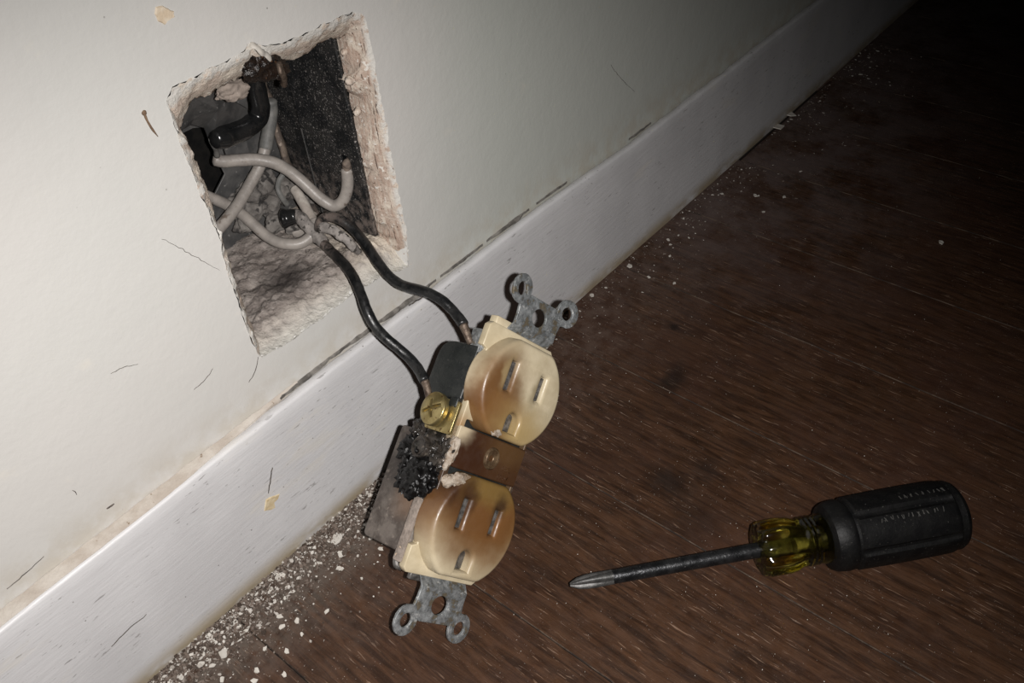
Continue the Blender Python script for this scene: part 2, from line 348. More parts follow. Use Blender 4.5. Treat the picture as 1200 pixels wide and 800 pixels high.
# worn pale scratches, two directions
sc1 = n.math('MULTIPLY', n.mr(n.noise(1, n.stretch((2.0, .11, 1), n.warp(2.5, .06, n.pos)), 2, .5), .655, .70), n.mr(n.noise(.06, n.pos, 3), .42, .6))
base = n.mix(n.math('MULTIPLY', sc1, .75), base, (.22, .14, .095))
sc2 = n.math('MULTIPLY', n.mr(n.noise(1, n.stretch((1.8, .12, 1), n.warp(3, .04, n.pos), (0, 0, .35)), 2, .5), .665, .71), n.mr(n.noise(.05, n.pos, 3), .45, .6))
base = n.mix(n.math('MULTIPLY', sc2, .65), base, (.22, .15, .11))
pz = n.sep(n.warp(22, .05, n.pos))
# plaster dust film near the wall
dust = n.math('MULTIPLY', n.mr(pz[1], -62, -10), n.mr(n.noise(.14, n.pos, 6, .7), .36, .66))
base = n.mix(n.math('MULTIPLY', dust, .62), base, (.11, .076, .06))
haze = n.math('MULTIPLY', n.math('MULTIPLY', n.mr(pz[0], 60, 200), n.mr(pz[1], -130, -20)), n.mr(n.noise(.04, n.pos, 5, .7), .36, .62))
base = n.mix(n.math('MULTIPLY', haze, .6), base, (.135, .105, .10))
heavy = n.math('MULTIPLY', n.mr(pz[1], -34, -14), n.math('MULTIPLY', n.mr(pz[0], 0, -50), n.mr(n.noise(.3, n.pos, 5, .7), .3, .6)))
base = n.mix(n.math('MULTIPLY', heavy, .85), base, (.105, .088, .073))
spk = n.math('MULTIPLY', n.mr(n.noise(1.5, n.pos, 3, .6), .665, .72), n.mr(n.noise(.05, n.pos, 3), .38, .62))
base = n.mix(n.math('MULTIPLY', spk, .6), base, (.36, .29, .25))
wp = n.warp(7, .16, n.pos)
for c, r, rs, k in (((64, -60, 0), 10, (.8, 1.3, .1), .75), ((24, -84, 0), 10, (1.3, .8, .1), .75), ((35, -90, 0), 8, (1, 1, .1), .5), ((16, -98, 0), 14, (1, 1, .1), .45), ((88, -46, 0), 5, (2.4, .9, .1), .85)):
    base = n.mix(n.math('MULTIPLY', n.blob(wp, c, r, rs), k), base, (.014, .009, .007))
n.color(base); n.rough(n.mr(n.noise(.2, n.pos, 4), .35, .65, .42, .66)); n.bump(grain, .22, .5); n.bump(n.noise(1.2, n.pos, 4), .15, .5)
M_BOARD = n.m
M_SEAM = simple('seam_dust', (.016, .010, .007), (.085, .058, .040), .12, .9, bdist=0, lo=.42, hi=.62)
M_SUB = simple('subfloor', (.02, .014, .011), (.035, .026, .021), .1, .95, bdist=.3)
M_CHIP = simple('paint_chip', (.56, .53, .48), (.46, .425, .375), .25, .7, bscale=1, bdist=.2)
n = NT('debris_grain', .85, 0, .2)
ri = n.geo.outputs['Random Per Island']
n.color(n.mix(n.mr(ri, .68, 1.0), n.mix(n.mr(ri, .0, .5), (.05, .036, .028), (.165, .13, .108)), (.60, .57, .52)))
M_CHIPD = n.m
M_SPLINTER = simple('brown_splinter', (.20, .13, .08), (.12, .075, .045), .6, .8, bdist=.1)
# screwdriver
M_SHAFT = simple('black_oxide_steel', (.018, .0185, .02), (.045, .046, .048), .3, .36, .75, bscale=1.2, bdist=.2, c3=(.30, .29, .28), s3=1.5, t3=(.66, .76))
M_TIP = simple('worn_steel_tip', (.06, .06, .058), (.115, .113, .11), .5, .5, .6, bscale=1, bdist=.2)
M_GRIP = simple('black_rubber_grip', (.0032, .0032, .0034), (.0065, .0064, .0062), .3, .5, spec=.22, bscale=1.0, bdist=.15, c3=(.045, .042, .038), s3=1.6, t3=(.66, .76))
M_LETTER = simple('worn_lettering', (.045, .043, .040), (.075, .072, .066), .5, .55, bdist=0)
n = NT('amber_acetate', .12, 0, .5)
n.color((.80, .68, .09)); n.b.inputs['Transmission Weight'].default_value = 1.0; n.b.inputs['IOR'].default_value = 1.46; n.bump(n.noise(.5, detail=3), .12, .4)
M_AMBER = n.m
M_CORE = simple('steel_tang', (.03, .03, .03), (.10, .10, .10), .5, .3, .8, bdist=.2)

# ------------------------------------------------------------------ SETTING: floor
floor = from_bm('floor', box_bm(-500, 1200, -700, 14, -24, -9, 0), M_SUB, kind='structure')
def plank_mesh(endfun=None, y0=-700.0, W=49.7):
    bm = bmesh.new(); ch = .24; h = W / 2
    prof = [(-h, -9), (-h, -ch), (-h + ch, 0), (h - ch, 0), (h, -ch), (h, -9)]
    rows = []
    for k in range(2):
        rows.append([bm.verts.new((x, (y0 if k == 0 else (endfun(x) if endfun else 12.0)), z)) for x, z in prof])
    for i in range(5):
        f = bm.faces.new((rows[0][i], rows[0][i + 1], rows[1][i + 1], rows[1][i])); f.material_index = 1 if i in (1, 3) else 0
    bm.faces.new(rows[0]); bm.faces.new(rows[1][::-1]); bmesh.ops.recalc_face_normals(bm, faces=bm.faces)
    bmesh.ops.scale(bm, vec=(S, S, S), verts=bm.verts)
    me = bpy.data.meshes.new('plank'); bm.to_mesh(me); bm.free(); me.materials.append(M_BOARD); me.materials.append(M_SEAM); return me
from_bm('gap_filler', box_bm(205, 309, -34, -7, -9, -1.6, .3), M_BOARD, floor)  # added shallow block so the gap in the boards reads less dark
pm = plank_mesh(); pitch = 49.85
for i in range(-11, 23):
    xc = 58 + pitch * (i + .5)
    if i == 3: me = plank_mesh(lambda x: -8.5 - .06 * (x + 25))      # short board end by the baseboard gap
    elif i == 4: me = plank_mesh(lambda x: -22.5 + .28 * (x + 25))
    else: me = pm
    o = bpy.data.objects.new('plank', me); o.location = (xc * S, 0, 0); link(o, floor)

# ------------------------------------------------------------------ SETTING: wall with the broken opening
def poly(pts, per):                                          # jagged resampling of a polyline
    P = [Vector(p) for p in pts]; L = [0]
    for a, b in zip(P, P[1:]): L.append(L[-1] + (b - a).length)
    out = []
    for k in range(per):
        d = L[-1] * k / per; i = max(j for j in range(len(L)) if L[j] <= d + 1e-9); i = min(i, len(P) - 2)
        t = (d - L[i]) / max(L[i + 1] - L[i], 1e-9); out.append(P[i].lerp(P[i + 1], t))
    return out
def sides(defs, y, per=(70, 84, 70, 84)):
    out = []
    for pts, k in zip(defs, per): out += poly([tuple(aty(px, py, yy)) if yy is not None else 0 for px, py, yy in [(p[0], p[1], p[2] if len(p) > 2 else y) for p in pts]], k)
    return out
outer = sides([[(195, 118), (204, 101), (232, 86), (264, 74), (284, 58), (292, 50), (306, 54), (330, 51), (370, 33), (413, 13)],
               [(413, 13), (425, 17), (431, 34), (437, 67), (443, 100), (455, 163), (462, 202), (468, 233), (475, 265), (478, 312)],
               [(478, 312), (452, 322), (415, 342), (385, 366), (345, 396), (305, 420)],
               [(305, 420), (295, 400), (283, 366), (265, 315), (256, 273), (235, 228), (217, 180), (206, 152), (195, 118)]], 0.0)
inner = sides([[(211, 152), (217, 132), (224, 119), (244, 110), (266, 99), (284, 88), (300, 82), (333, 72), (353, 66), (369, 55), (384, 46), (404, 43)],
               [(404, 43), (408, 60), (413, 84), (407, 96), (416, 108), (424, 116), (427, 150), (431, 190), (440, 221), (442, 247), (453, 272), (462, 292, 5), (475, 309, 3)],
               [(475, 309, 3), (452, 320, 3), (415, 340, 3), (385, 364, 3), (345, 394, 3), (306, 416, 3)],
               [(306, 416, 3), (296, 385, 5), (281, 348, 6), (262, 290, 5), (243, 224, 5), (227, 182, 5), (218, 165, 5), (211, 152, 6)]], 6.0)
N = len(outer)
for i, p in enumerate(outer):
    j = .55 * fb(p, .35, 2); q = outer[i]; c = Vector((-24, 0, 104)); d = (q - c).normalized()
    outer[i] = Vector((q.x + d.x * j, 0, q.z + d.z * j))
wl = plate_bm([[(-500, -9), (1200, -9), (1200, 700), (-500, 700)], [(p.x, p.z) for p in outer]], -11.5, 0.0)
bmesh.ops.rotate(wl, cent=(0, 0, 0), matrix=Matrix.Rotation(math.pi / 2, 3, 'X'), verts=wl.verts)   # local z -> -y
wall = from_bm('wall_left', wl, M_WALL, kind='structure')
# plaster lip between the paint edge and the box
vs_, fs = [], []; R = 9
for r in range(R):
    t = r / (R - 1)
    for i in range(N):
        a, b = outer[i], inner[i]; bottom = 154 <= i < 224
        p = a.lerp(b, t); prof = (t ** 1.5 if not bottom else t)
        y = -.25 * (1 - t) + b.y * prof
        k = math.sin(math.pi * min(1, t * 1.0 + .12)) if r not in (0,) else 0
        if r == 0: y = -.15 + .35 * max(0, fb(p, .5, 8))* -1
        amp = (1.15 if not bottom else .9) * k
        q = Vector((p.x, y, p.z)); f = fb(q, .38, 4); f2 = fb(q, .9, 14)
        q += Vector((.45 * f, -amp * .65 * f - .4 * k * f2, .45 * f2))
        if r == R - 1: q += Vector((.5 * f2, 0, .6 * f))
        vs_.append(tuple(q))
# inward return of the plaster thickness
for i in range(N):
    q = Vector(vs_[(R - 1) * N + i]); b = inner[i]; bottom = 154 <= i < 224
    vs_.append((q.x + (0 if bottom else (q.x + 24) * .01), q.y + (5.5 if not bottom else 3.0), q.z + (-.3 if bottom else (.8 if i < 70 else 0))))
for r in range(R):
    for i in range(N): fs.append((r * N + i, r * N + (i + 1) % N, (r + 1) * N + (i + 1) % N, (r + 1) * N + i))
rim = from_py('plaster_edge', vs_, fs, [M_PLASTER, M_LEDGE], wall, smooth=50)
for p in rim.data.polygons:
    i = p.index % N
    if 158 <= i < 220 and p.index >= 0: p.material_index = 1
# dirty ledge along the bottom of the opening, worn down to the wall face at the front
bot = sorted((p.x, p.z) for p in outer[154:224])
def zbot(x):
    if x <= bot[0][0]: return bot[0][1]
    for (xa, za), (xb, zb_) in zip(bot, bot[1:]):
        if xa <= x <= xb: return za + (zb_ - za) * (x - xa) / max(xb - xa, 1e-6)
    return bot[-1][1]
vs_, fs = [], []; NX, NY = 84, 84
for j in range(NY + 1):
    for i in range(NX + 1):
        t = (j / NY) ** 1.25; u = i / NX; y = -.12 + 49.8 * t; x = -52.0 + 56.5 * u
        k = min(1, max(0, y / 9.0)); k = k * k * (3 - 2 * k)
        zi = 68.0 + 1.1 * math.exp(-((y - 10) / 7) ** 2) + 1.2 * fb((x, y, 0), .10, 6) + .75 * fb((x, y, 0), .33, 16) + .35 * fb((x, y, 0), .95, 26)
        zi += 2.0 * math.exp(-((x + 3) / 6) ** 2) * math.exp(-((y - 9) / 7) ** 2) * (.6 + fb((x, y, 3), .3, 1))
        z = zbot(x) * (1 - k) + zi * k + min(1, y / 3) * .35 * fb((x, y, 0), .5, 11)
        vs_.append((x, y, z))
for j in range(NY):
    for i in range(NX): a = j * (NX + 1) + i; fs.append((a, a + 1, a + NX + 2, a + NX + 1))
from_py('plaster_ledge', vs_, fs, M_LEDGE, wall, smooth=60)
# lumps of broken plaster clinging to the lip and lying in the opening
def lumps(name, items, mat, parent, kind=None):
    for (px, py, y, r, sd) in items:
        p = aty(px, py, y); from_bm(name, blob_bm(p, r, .45, .55, sd, 3, (1, .8, .8)), mat, parent, smooth=60)
lumps('plaster_lump', [(410, 95, 4.5, 1.5, 1), (419, 130, 5, 1.3, 2), (404, 62, 6, 1.0, 3)], M_PLASTER, wall)
lumps('plaster_lump', [(432, 292, 9, 2.6, 5), (410, 300, 11, 2.2, 6), (440, 305, 5, 2.0, 7)], M_LEDGE, wall)
# cracks and chips in the paint: thin recessed-looking ribbons on the wall face
def ribbon(name, pts2, wid, mat, parent, axis=1, val=-.12, th=.16, seed=0):
    P = catmull([at(px, py, axis, val) for px, py in pts2], 6); vs_, fs = [], []
    for i, p in enumerate(P):
        tg = (P[min(i + 1, len(P) - 1)] - P[max(i - 1, 0)]).normalized(); nrm = tg.cross(Vector((0, 1, 0))).normalized()
        t = i / (len(P) - 1); ww = wid * (.35 + .65 * math.sin(math.pi * min(1, max(0, t * .9 + .08)))) * (1 + .5 * nz(p, 1.2, seed))
        j = nrm * .35 * nz(p, .9, seed + 3)
        for s_, dy in ((-1, 0), (1, 0), (1, th), (-1, th)):
            vs_.append(tuple(p + j + nrm * (s_ * ww / 2) + Vector((0, dy, 0))))
    for i in range(len(P) - 1):
        a = 4 * i
        for k in range(4): fs.append((a + k, a + (k + 1) % 4, a + 4 + (k + 1) % 4, a + 4 + k))
    fs += [(0, 1, 2, 3), (len(vs_) - 4, len(vs_) - 3, len(vs_) - 2, len(vs_) - 1)]
    return from_py(name, vs_, fs, mat, parent)
for k, c in enumerate([[(190, 280), (214, 292), (236, 305), (258, 317)], [(130, 438), (146, 430), (162, 426)], [(228, 457), (240, 445), (250, 432)],
                       [(292, 448), (300, 433), (303, 418)], [(8, 690), (30, 672), (52, 652)], [(125, 596), (134, 590)], [(86, 574), (90, 580)],
                       [(716, 76), (726, 90), (744, 108)]]):
    ribbon('crack', c, (.13, .10, .11, .16, .16, .5, .2, .12)[k], M_CRACK, wall, seed=k)
def patch(name, outl, axis, val, th, mat, parent, push):
    P = [at(px, py, axis, val) for px, py in outl]; c = sum(P, Vector()) / len(P); d = Vector(push) * th
    Q = []
    for i in range(len(P)):
        for t in (0, .5): Q.append(P[i].lerp(P[(i + 1) % len(P)], t) + (c - P[i]).normalized() * (.25 * nz(P[i] * (1 + t), .9, t)))
    n_ = len(Q); vs_ = [tuple(p - d * .3) for p in Q] + [tuple((p - c) * .86 + c + d) for p in Q]
    fs = [tuple(range(n_, 2 * n_)), tuple(range(n_))[::-1]] + [(i, (i + 1) % n_, n_ + (i + 1) % n_, n_ + i) for i in range(n_)]
    return from_py(name, vs_, fs, mat, parent)
patch('bare_patch', [(182, 8), (190, 6), (197, 10), (204, 13), (205, 20), (198, 24), (193, 29), (185, 25), (180, 16)], 1, 0, .35, M_CREAM, wall, (0, -1, 0))['label'] = 'cream spot of bare filler'

# ------------------------------------------------------------------ SETTING: baseboard
zt = [(-500, 49), (-200, 49.0), (-140, 49.0), (-106, 49.7), (-70, 50.6), (-26, 51.2), (10, 50.6), (60, 51.0), (130, 48.6), (250, 49.0), (1300, 49)]
def ztop(x):
    for (a, za), (b, zb_) in zip(zt, zt[1:]):
        if a <= x <= b: t = (x - a) / (b - a); t = t * t * (3 - 2 * t); return za + (zb_ - za) * t
    return 49
xs = [-500 + 20 * i for i in range(15)] + [-200 + 2.0 * i for i in range(300)] + [400 + 20 * i for i in range(41)]
vs_, fs = [], []
for x in xs:
    zt_ = ztop(x) + .22 * fb((x, 0, 0), .12, 3) + .15 * fb((x, 1, 0), .5, 5)
    gap = -1.25 + .7 * fb((x, 2, 0), .07, 7); gap = min(-.3, gap)
    prof = [(-7.2, .05), (-7.1, 4), (-6.3, 20), (-5.4, 36), (-4.9, 46)]
    row = [(y + .12 * fb((x, z, 0), .06, 2), z * zt_ / 50.5) for y, z in prof]
    row += [(-4.65, zt_ - .9), (-4.35, zt_ - .3), (-3.8, zt_), (-2.6, zt_ - .1), (gap - .25, zt_ - .5), (gap + .05, zt_ - 4), (gap + .05, .05)]
    if x == xs[0]: PN = len(row)
    vs_ += [(x, y, z) for y, z in row]
for i in range(len(xs) - 1):
    for k in range(PN): a = i * PN; fs.append((a + k, a + (k + 1) % PN, a + PN + (k + 1) % PN, a + PN + k))
fs += [tuple(range(PN)), tuple(range(len(vs_) - PN, len(vs_)))]
bb = from_py('baseboard_left', vs_, fs, M_BASE, smooth=40, kind='structure')
# strip of dirty filler on top of the board, left part only
vs_, fs = [], []; cx_ = [-330 + 2 * i for i in range(144)]
for x in cx_:
    t = min(1, max(0, (x + 46) / -40)); wd = 3.3 * t + .4; z = ztop(x)
    f = .3 * fb((x, 0, 5), .3, 1)
    vs_ += [(x, .0, z - 1.5), (x, -.1, z + .75 + f), (x, -wd * .5, z + .55 + f * .6), (x, -wd - .2 * f, z + .16), (x, -wd, z - 1.2)]
for i in range(len(cx_) - 1):
    for k in range(5): a = 5 * i; fs.append((a + k, a + (k + 1) % 5, a + 5 + (k + 1) % 5, a + 5 + k))
fs += [(0, 1, 2, 3, 4), tuple(range(len(vs_) - 5, len(vs_)))]
from_py('filler_strip', vs_, fs, M_CAULK, bb, smooth=50)['label'] = 'tan strip of dirty filler along the top edge'
def grime_and_shade(x0, x1, wmax, seed):  # dirt along the joint; its dark colour also paints in the gap's shade
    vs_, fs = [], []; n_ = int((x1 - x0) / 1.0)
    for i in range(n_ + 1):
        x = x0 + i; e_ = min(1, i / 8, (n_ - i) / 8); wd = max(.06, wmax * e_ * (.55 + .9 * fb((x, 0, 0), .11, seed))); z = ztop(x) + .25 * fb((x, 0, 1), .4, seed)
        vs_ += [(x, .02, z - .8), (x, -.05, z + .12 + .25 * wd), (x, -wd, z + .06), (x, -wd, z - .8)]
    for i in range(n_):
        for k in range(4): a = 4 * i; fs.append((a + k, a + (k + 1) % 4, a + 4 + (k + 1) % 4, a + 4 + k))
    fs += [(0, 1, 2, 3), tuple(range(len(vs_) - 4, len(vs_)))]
    o = from_py('gap_shade_line', vs_, fs, M_GAPDARK, bb); o['label'] = 'dark line of dirt and painted gap shade where board and wall meet'
grime_and_shade(-58, 14, 1.5, 3); grime_and_shade(16, 37, .7, 7); grime_and_shade(-132, -118, 1.4, 9); grime_and_shade(39, 62, 1.3, 8); grime_and_shade(66, 84, .6, 4); grime_and_shade(124, 140, .8, 5)
patch('bare_patch', [(311, 585), (316, 582), (328, 577), (326, 583), (321, 588), (322, 595), (317, 598), (308, 599)], 1, -5.9, .35, M_OCHRE, bb, (0, -1, 0))['label'] = 'ochre spot where paint has flaked off'
for k, c in enumerate([[(315, 578), (317, 565), (318, 556), (320, 548)], [(131, 758), (150, 738), (172, 720)], [(345, 574), (352, 571), (359, 567)], [(498, 347), (490, 352), (480, 358)]]):
    ribbon('scratch', c, (.16, .16, .2, .3)[k], M_CRACK, bb, 1, (-6.0, -6.3, -5.9, -4.9)[k] - .1, .3, k)

# ------------------------------------------------------------------ ELECTRICAL BOX in the wall
ebox = empty('electrical_box', (-24, 45, 70), label='old black steel outlet box sunk in the broken wall opening', cat='outlet box')
def local(bm, o): bmesh.ops.translate(bm, vec=-o.location / S, verts=bm.verts); return bm
def quadplate(name, pts, th, mat, push, sub=1):
    P = [Vector(p) for p in pts]; d = Vector(push) * th; bm = bmesh.new()
    a = [bm.verts.new(p) for p in P]; b = [bm.verts.new(p + d) for p in P]; n_ = len(P)
    bm.faces.new(a); bm.faces.new(b[::-1])
    for i in range(n_): bm.faces.new((a[i], b[i], b[(i + 1) % n_], a[(i + 1) % n_]))
    bmesh.ops.recalc_face_normals(bm, faces=bm.faces)
    return from_bm(name, local(bm, ebox), mat, ebox)
# side panel: outline jagged at its front edge, knockout hole for the grey cable
fe = [(8.6 + .5 * fb((0, 0, z), .3, 4), z) for z in range(72, 140, 2)]
hk = at(406, 190, 0, .5)
sp_ = plate_bm([fe[::-1] + [(33, 70.5), (33, 138)], circ(hk.y, hk.z, 2.5, 16)], -.6, .6)
for v in sp_.verts: v.co = Vector((.9 + v.co.z, v.co.x, v.co.y))
bmesh.ops.recalc_face_normals(sp_, faces=sp_.faces)
from_bm('side_panel', local(sp_, ebox), M_BOX, ebox)['label'] = 'black panel dusted with white specks'
from_bm('side_panel', local(box_bm(2.4, 3.4, 32, 50, 66, 139, .2), ebox), M_BOX, ebox)
from_bm('seam_flange', local(box_bm(.2, 1.6, 32.4, 33.2, 70, 101, .2), ebox), M_BOXGREY, ebox)
from_bm('corner_strip', local(tube_bm([aty(308, 96, 46), aty(318, 130, 45.5), aty(330, 170, 45), aty(341, 205, 44.5), aty(352, 240, 44)], 2.3, 10, 5, rough=.9, flat=.45), ebox), M_STRIP, ebox, smooth=60)['label'] = 'rusty beige edge strip at the back corner'
# back plate with a ragged knockout
ko = [aty(px, py, 48) for px, py in [(200, 165), (214, 156), (226, 150), (238, 149), (246, 158), (256, 172), (257, 190), (264, 204), (256, 220), (252, 228), (238, 236), (222, 214), (206, 186)]]
bp = plate_bm([[(-57, 64), (4, 64), (4, 140), (-57, 140)], [(p.x, p.z) for p in ko]], -49.0, -48.0, 0)
bmesh.ops.rotate(bp, cent=(0, 0, 0), matrix=Matrix.Rotation(math.pi / 2, 3, 'X'), verts=bp.verts)
from_bm('back_plate', local(bp, ebox), M_BOXGREY, ebox)['label'] = 'dull grey back with a ragged knockout'
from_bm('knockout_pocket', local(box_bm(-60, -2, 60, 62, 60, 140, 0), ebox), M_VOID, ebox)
from_bm('side_panel', local(box_bm(-57.5, -56.3, 8, 49, 66, 140, .2), ebox), M_BOX, ebox)
from_bm('top_panel', local(box_bm(-57, 4, 9, 49, 139.4, 140.6, .2), ebox), M_BOX, ebox)
# folded grey clamp plate in the upper left corner
cl = [aty(px, py, y) for px, py, y in [(206, 158, 26), (207, 130, 24), (222, 112, 22), (244, 104, 22), (262, 112, 26), (290, 128, 32), (292, 150, 36), (268, 158, 36), (248, 172, 36), (240, 150, 34), (224, 146, 31)]]
bm = bmesh.new(); a = [bm.verts.new(p) for p in cl]; cc = bm.verts.new(aty(256, 128, 25)); cb = bm.verts.new(aty(228, 138, 28.5))
b_ = [bm.verts.new(p + Vector((.2, .9, .2))) for p in cl]
for i in range(len(a)):
    j = (i + 1) % len(a); ctr = cb if i in (0, 1, 10, 9) else cc
    bm.faces.new((a[i], a[j], ctr)); bm.faces.new((a[i], b_[i], b_[j], a[j]))
bm.faces.new((a[2], cb, cc)); bm.faces.new((a[9], cc, cb))
bmesh.ops.recalc_face_normals(bm, faces=bm.faces)
from_bm('clamp_plate', local(bm, ebox), M_BOXGREY, ebox)['label'] = 'bent grey plate catching the light'
bm = plate_bm([[(p.x, p.z) for p in (aty(255, 150, 42), aty(283, 142, 42), aty(294, 185, 42), aty(268, 190, 42))]], -42.8, -42, .1)
bmesh.ops.rotate(bm, cent=(0, 0, 0), matrix=Matrix.Rotation(math.pi / 2, 3, 'X'), verts=bm.verts)
from_bm('clamp_plate', local(bm, ebox), M_BOXGREY, ebox)
# lumps of old mortar and crumbs at the back of the box
for (px, py, y, r, sd) in [(296, 226, 44, 4.5, 1), (318, 238, 42, 4.0, 2), (334, 224, 43, 4.0, 3), (306, 214, 46, 4.5, 4), (288, 262, 42, 3.5, 6), (322, 262, 39, 3.2, 7), (348, 212, 43, 3.6, 8), (362, 228, 40, 3.4, 9), (278, 240, 46, 4, 10), (344, 262, 34, 3.0, 12), (300, 246, 43, 3.6, 13)]:
    from_bm('mortar_crumb', local(blob_bm(aty(px, py, y), r * 1.05, .45, .28, sd, 4, (1, .7, .85)), ebox), M_RUBBLE, ebox, smooth=60)
from_bm('curled_ribbon', local(tube_bm([aty(332, 204, 38), aty(327, 212, 38), aty(326, 222, 37), aty(331, 232, 36), aty(337, 240, 36)], .8, 8, 6, flat=.5), ebox), M_WIRED, ebox, smooth=60)
tan = from_bm('mortar_lump', blob_bm(aty(272, 105, 13), 3.0, .35, .6, 3, 4, (1.5, 1.1, .8)), M_TAN, smooth=60, label='tan lump of mortar hanging under the top edge of the wall opening', cat='mortar')
rc = empty('corroded_clamp', aty(310, 78, 3), label='dark rusted cable clamp stuck in the top edge of the opening', cat='clamp')
rl = Vector(aty(310, 78, 3)); 
bm = blob_bm(aty(306, 76, 3.5), 4.0, .35, .4, 2, 4, (1.35, .7, .9)); blob_bm(aty(296, 74, 3), 2.6, .5, .8, 4, 3, (1, .8, 1.1), bm); blob_bm(aty(322, 82, 4), 3.0, .5, .7, 5, 3, (1.2, .7, .8), bm)
bmesh.ops.translate(bm, vec=-rl, verts=bm.verts); from_bm('rust_crust', bm, M_RUST, rc, smooth=50)
bm = tube_bm([aty(326, 74, 2.5), aty(329, 82, 1.5), aty(332, 90, 2), aty(333, 98, 3)], 1.3, 10, 6, rough=.5, flat=.6); bmesh.ops.translate(bm, vec=-rl, verts=bm.verts)
from_bm('clamp_tongue', bm, M_COPPER, rc, smooth=60)['label'] = 'rust-orange metal tongue'
bm = tube_bm([aty(291, 56, .2), aty(298, 53, -.8), aty(306, 60, -.9), aty(316, 68, .2)], .9, 8, 6, rough=.5, flat=.6); bmesh.ops.translate(bm, vec=-rl, verts=bm.verts)
from_bm('paint_curl', bm, M_CHIP, rc, smooth=60)['label'] = 'curl of white paint over the clamp'

# ------------------------------------------------------------------ WIRES
WD = Matrix(((0.594734, 0.800074, -0.017527), (-0.272785, 0.183893, -0.940982), (-0.754176, 0.564415, 0.331428)))
OD = Vector((-25.025, -54.833, 37.997))
def dev(u, v, w_): return OD + WD @ Vector((u, v, w_))
def wire(name, pts, r, mat, label, cat='wire', seg=16, n=8, rough=.12, group=None):
    base = Vector(pts[0]); e = empty(name, base, label=label, cat=cat, group=group)
    bm = tube_bm([Vector(p) - base for p in pts], r, seg, n, rough=rough); from_bm('insulation', bm, mat, e, smooth=70); return e, base
def addpart(e, base, name, pts, r, mat, label=None, seg=12, n=6, rough=.2, flat=1.0):
    bm = tube_bm([Vector(p) - base for p in pts], r, seg, n, rough=rough, flat=flat); o = from_bm(name, bm, mat, e, smooth=70)
    if label: o['label'] = label
    return o
eA = [aty(378, 284, 19), aty(388, 294, 13), aty(398, 304, 7), aty(408, 315, 1), aty(416, 328, -4.5), aty(423, 345, -9), aty(430, 364, -13), aty(439, 381, -16), aty(452, 396, -20), aty(468, 409, -24), aty(482, 422, -28), aty(491, 434, -31.5), aty(496, 443, -34)]
eA[-1] = aty(497.5, 446, -35.0)
e, b0 = wire('black_wire', eA, 1.5, M_WIRE, 'black insulated wire running down from the wall opening to the brass screw')
endA = dev(-18.2, 9.8, -11.5)
addpart(e, b0, 'copper_end', [eA[-1], eA[-1].lerp(endA, .5) + Vector((0, -.3, 0)), endA], lambda t: 1.25 - .4 * t, M_COPPER, 'bare tarnished copper end')
addpart(e, b0, 'frayed_sheath', [aty(346, 250, 30), aty(352, 255, 27.5), aty(360, 264, 24.5), aty(370, 275, 22), aty(380, 286, 18)], lambda t: 1.5 + .5 * math.sin(3 * t), M_SHEATH, 'frayed grey sheath with soot', rough=.6)
sp0 = aty(331, 252, 31)
addpart(e, b0, 'splice_cap', [aty(332, 256, 32), aty(338, 255, 31), aty(347, 253, 29)], lambda t: 3.1 - .9 * t, M_TAPE, 'short black splice cap', seg=18, rough=.15)
eB = [aty(374, 268, 20), aty(377, 258, 18), aty(386, 254, 15.5), aty(398, 257, 12), aty(411, 266, 8.5), aty(424, 280, 4), aty(434, 294, 0), aty(445, 310, -5), aty(457, 324, -9.5), aty(470, 333, -13.5), aty(485, 338, -18), aty(502, 343, -23), aty(518, 352, -27.5), aty(530, 363, -31), aty(539, 374, -34.5), aty(543, 380, -36.5)]
e, b0 = wire('black_wire', eB, 1.5, M_WIRE, 'black insulated wire arching from the wall opening to the top terminal of the receptacle')
endB = dev(-15.6, 27.6, -6.0)
addpart(e, b0, 'copper_end', [eB[-1], eB[-1].lerp(endB, .5), endB], lambda t: 1.3 - .4 * t, M_COPPER, 'bare tarnished copper end')
addpart(e, b0, 'frayed_sheath', [aty(376, 266, 17), aty(384, 268, 14.5), aty(394, 272, 12), aty(404, 280, 9.5), aty(414, 289, 7.5), aty(421, 295, 7.5)], lambda t: 1.7 - .5 * t, M_SHEATH, 'peeled grey sheath beneath the black wire', rough=.5, flat=.6)

G1 = [aty(252, 187, 38), aty(262, 189, 37), aty(280, 187.5, 35.5), aty(300, 187, 33.5), aty(320, 190.5, 31), aty(337, 199, 29), aty(352, 211, 26.5), aty(366, 224, 23.5), aty(379, 235, 20.5), aty(391, 241, 18), aty(401, 236, 16), aty(406, 225, 15), aty(407.5, 211, 14.6), aty(406.5, 199, 14.5)]
e, b0 = wire('grey_wire', G1, lambda t: 1.78, M_WIREG, 'thick grey wire looping across the opening into the box side', rough=.06)
addpart(e, b0, 'stripped_end', [G1[-1], aty(406, 195, 14.4), aty(406, 190, 14.0), hk + Vector((1.4, 0, 0))], lambda t: 1.55 - .7 * t, M_STRIP, 'stripped frayed end', rough=.7)
G2 = [aty(317, 118, 43), aty(318, 132, 43), aty(315, 152, 42), aty(311, 174, 41), aty(305, 193, 40.5), aty(294, 214, 40), aty(281, 236, 39), aty(268, 254, 38), aty(250, 274, 37), aty(222, 303, 35.5), aty(196, 330, 34)]
e, b0 = wire('grey_wire', G2[3:], 1.75, M_WIREG, 'straight grey wire slanting behind the loop to the left edge of the opening', rough=.06)
addpart(e, b0, 'dusty_length', G2[:4], 1.95, M_WIRED, 'darker dusty length above', seg=16, rough=.1)
G3 = [aty(205, 214, 46), aty(226, 222, 45.6), aty(243, 230, 45), aty(253, 234, 44.5), aty(266, 240, 44), aty(279, 247.5, 42.5), aty(294, 260, 38), aty(308, 273, 34), aty(322, 282, 30), aty(337, 286, 26.5), aty(352, 285, 24), aty(364, 277, 23), aty(370, 267, 23), aty(369, 258, 24.5)]
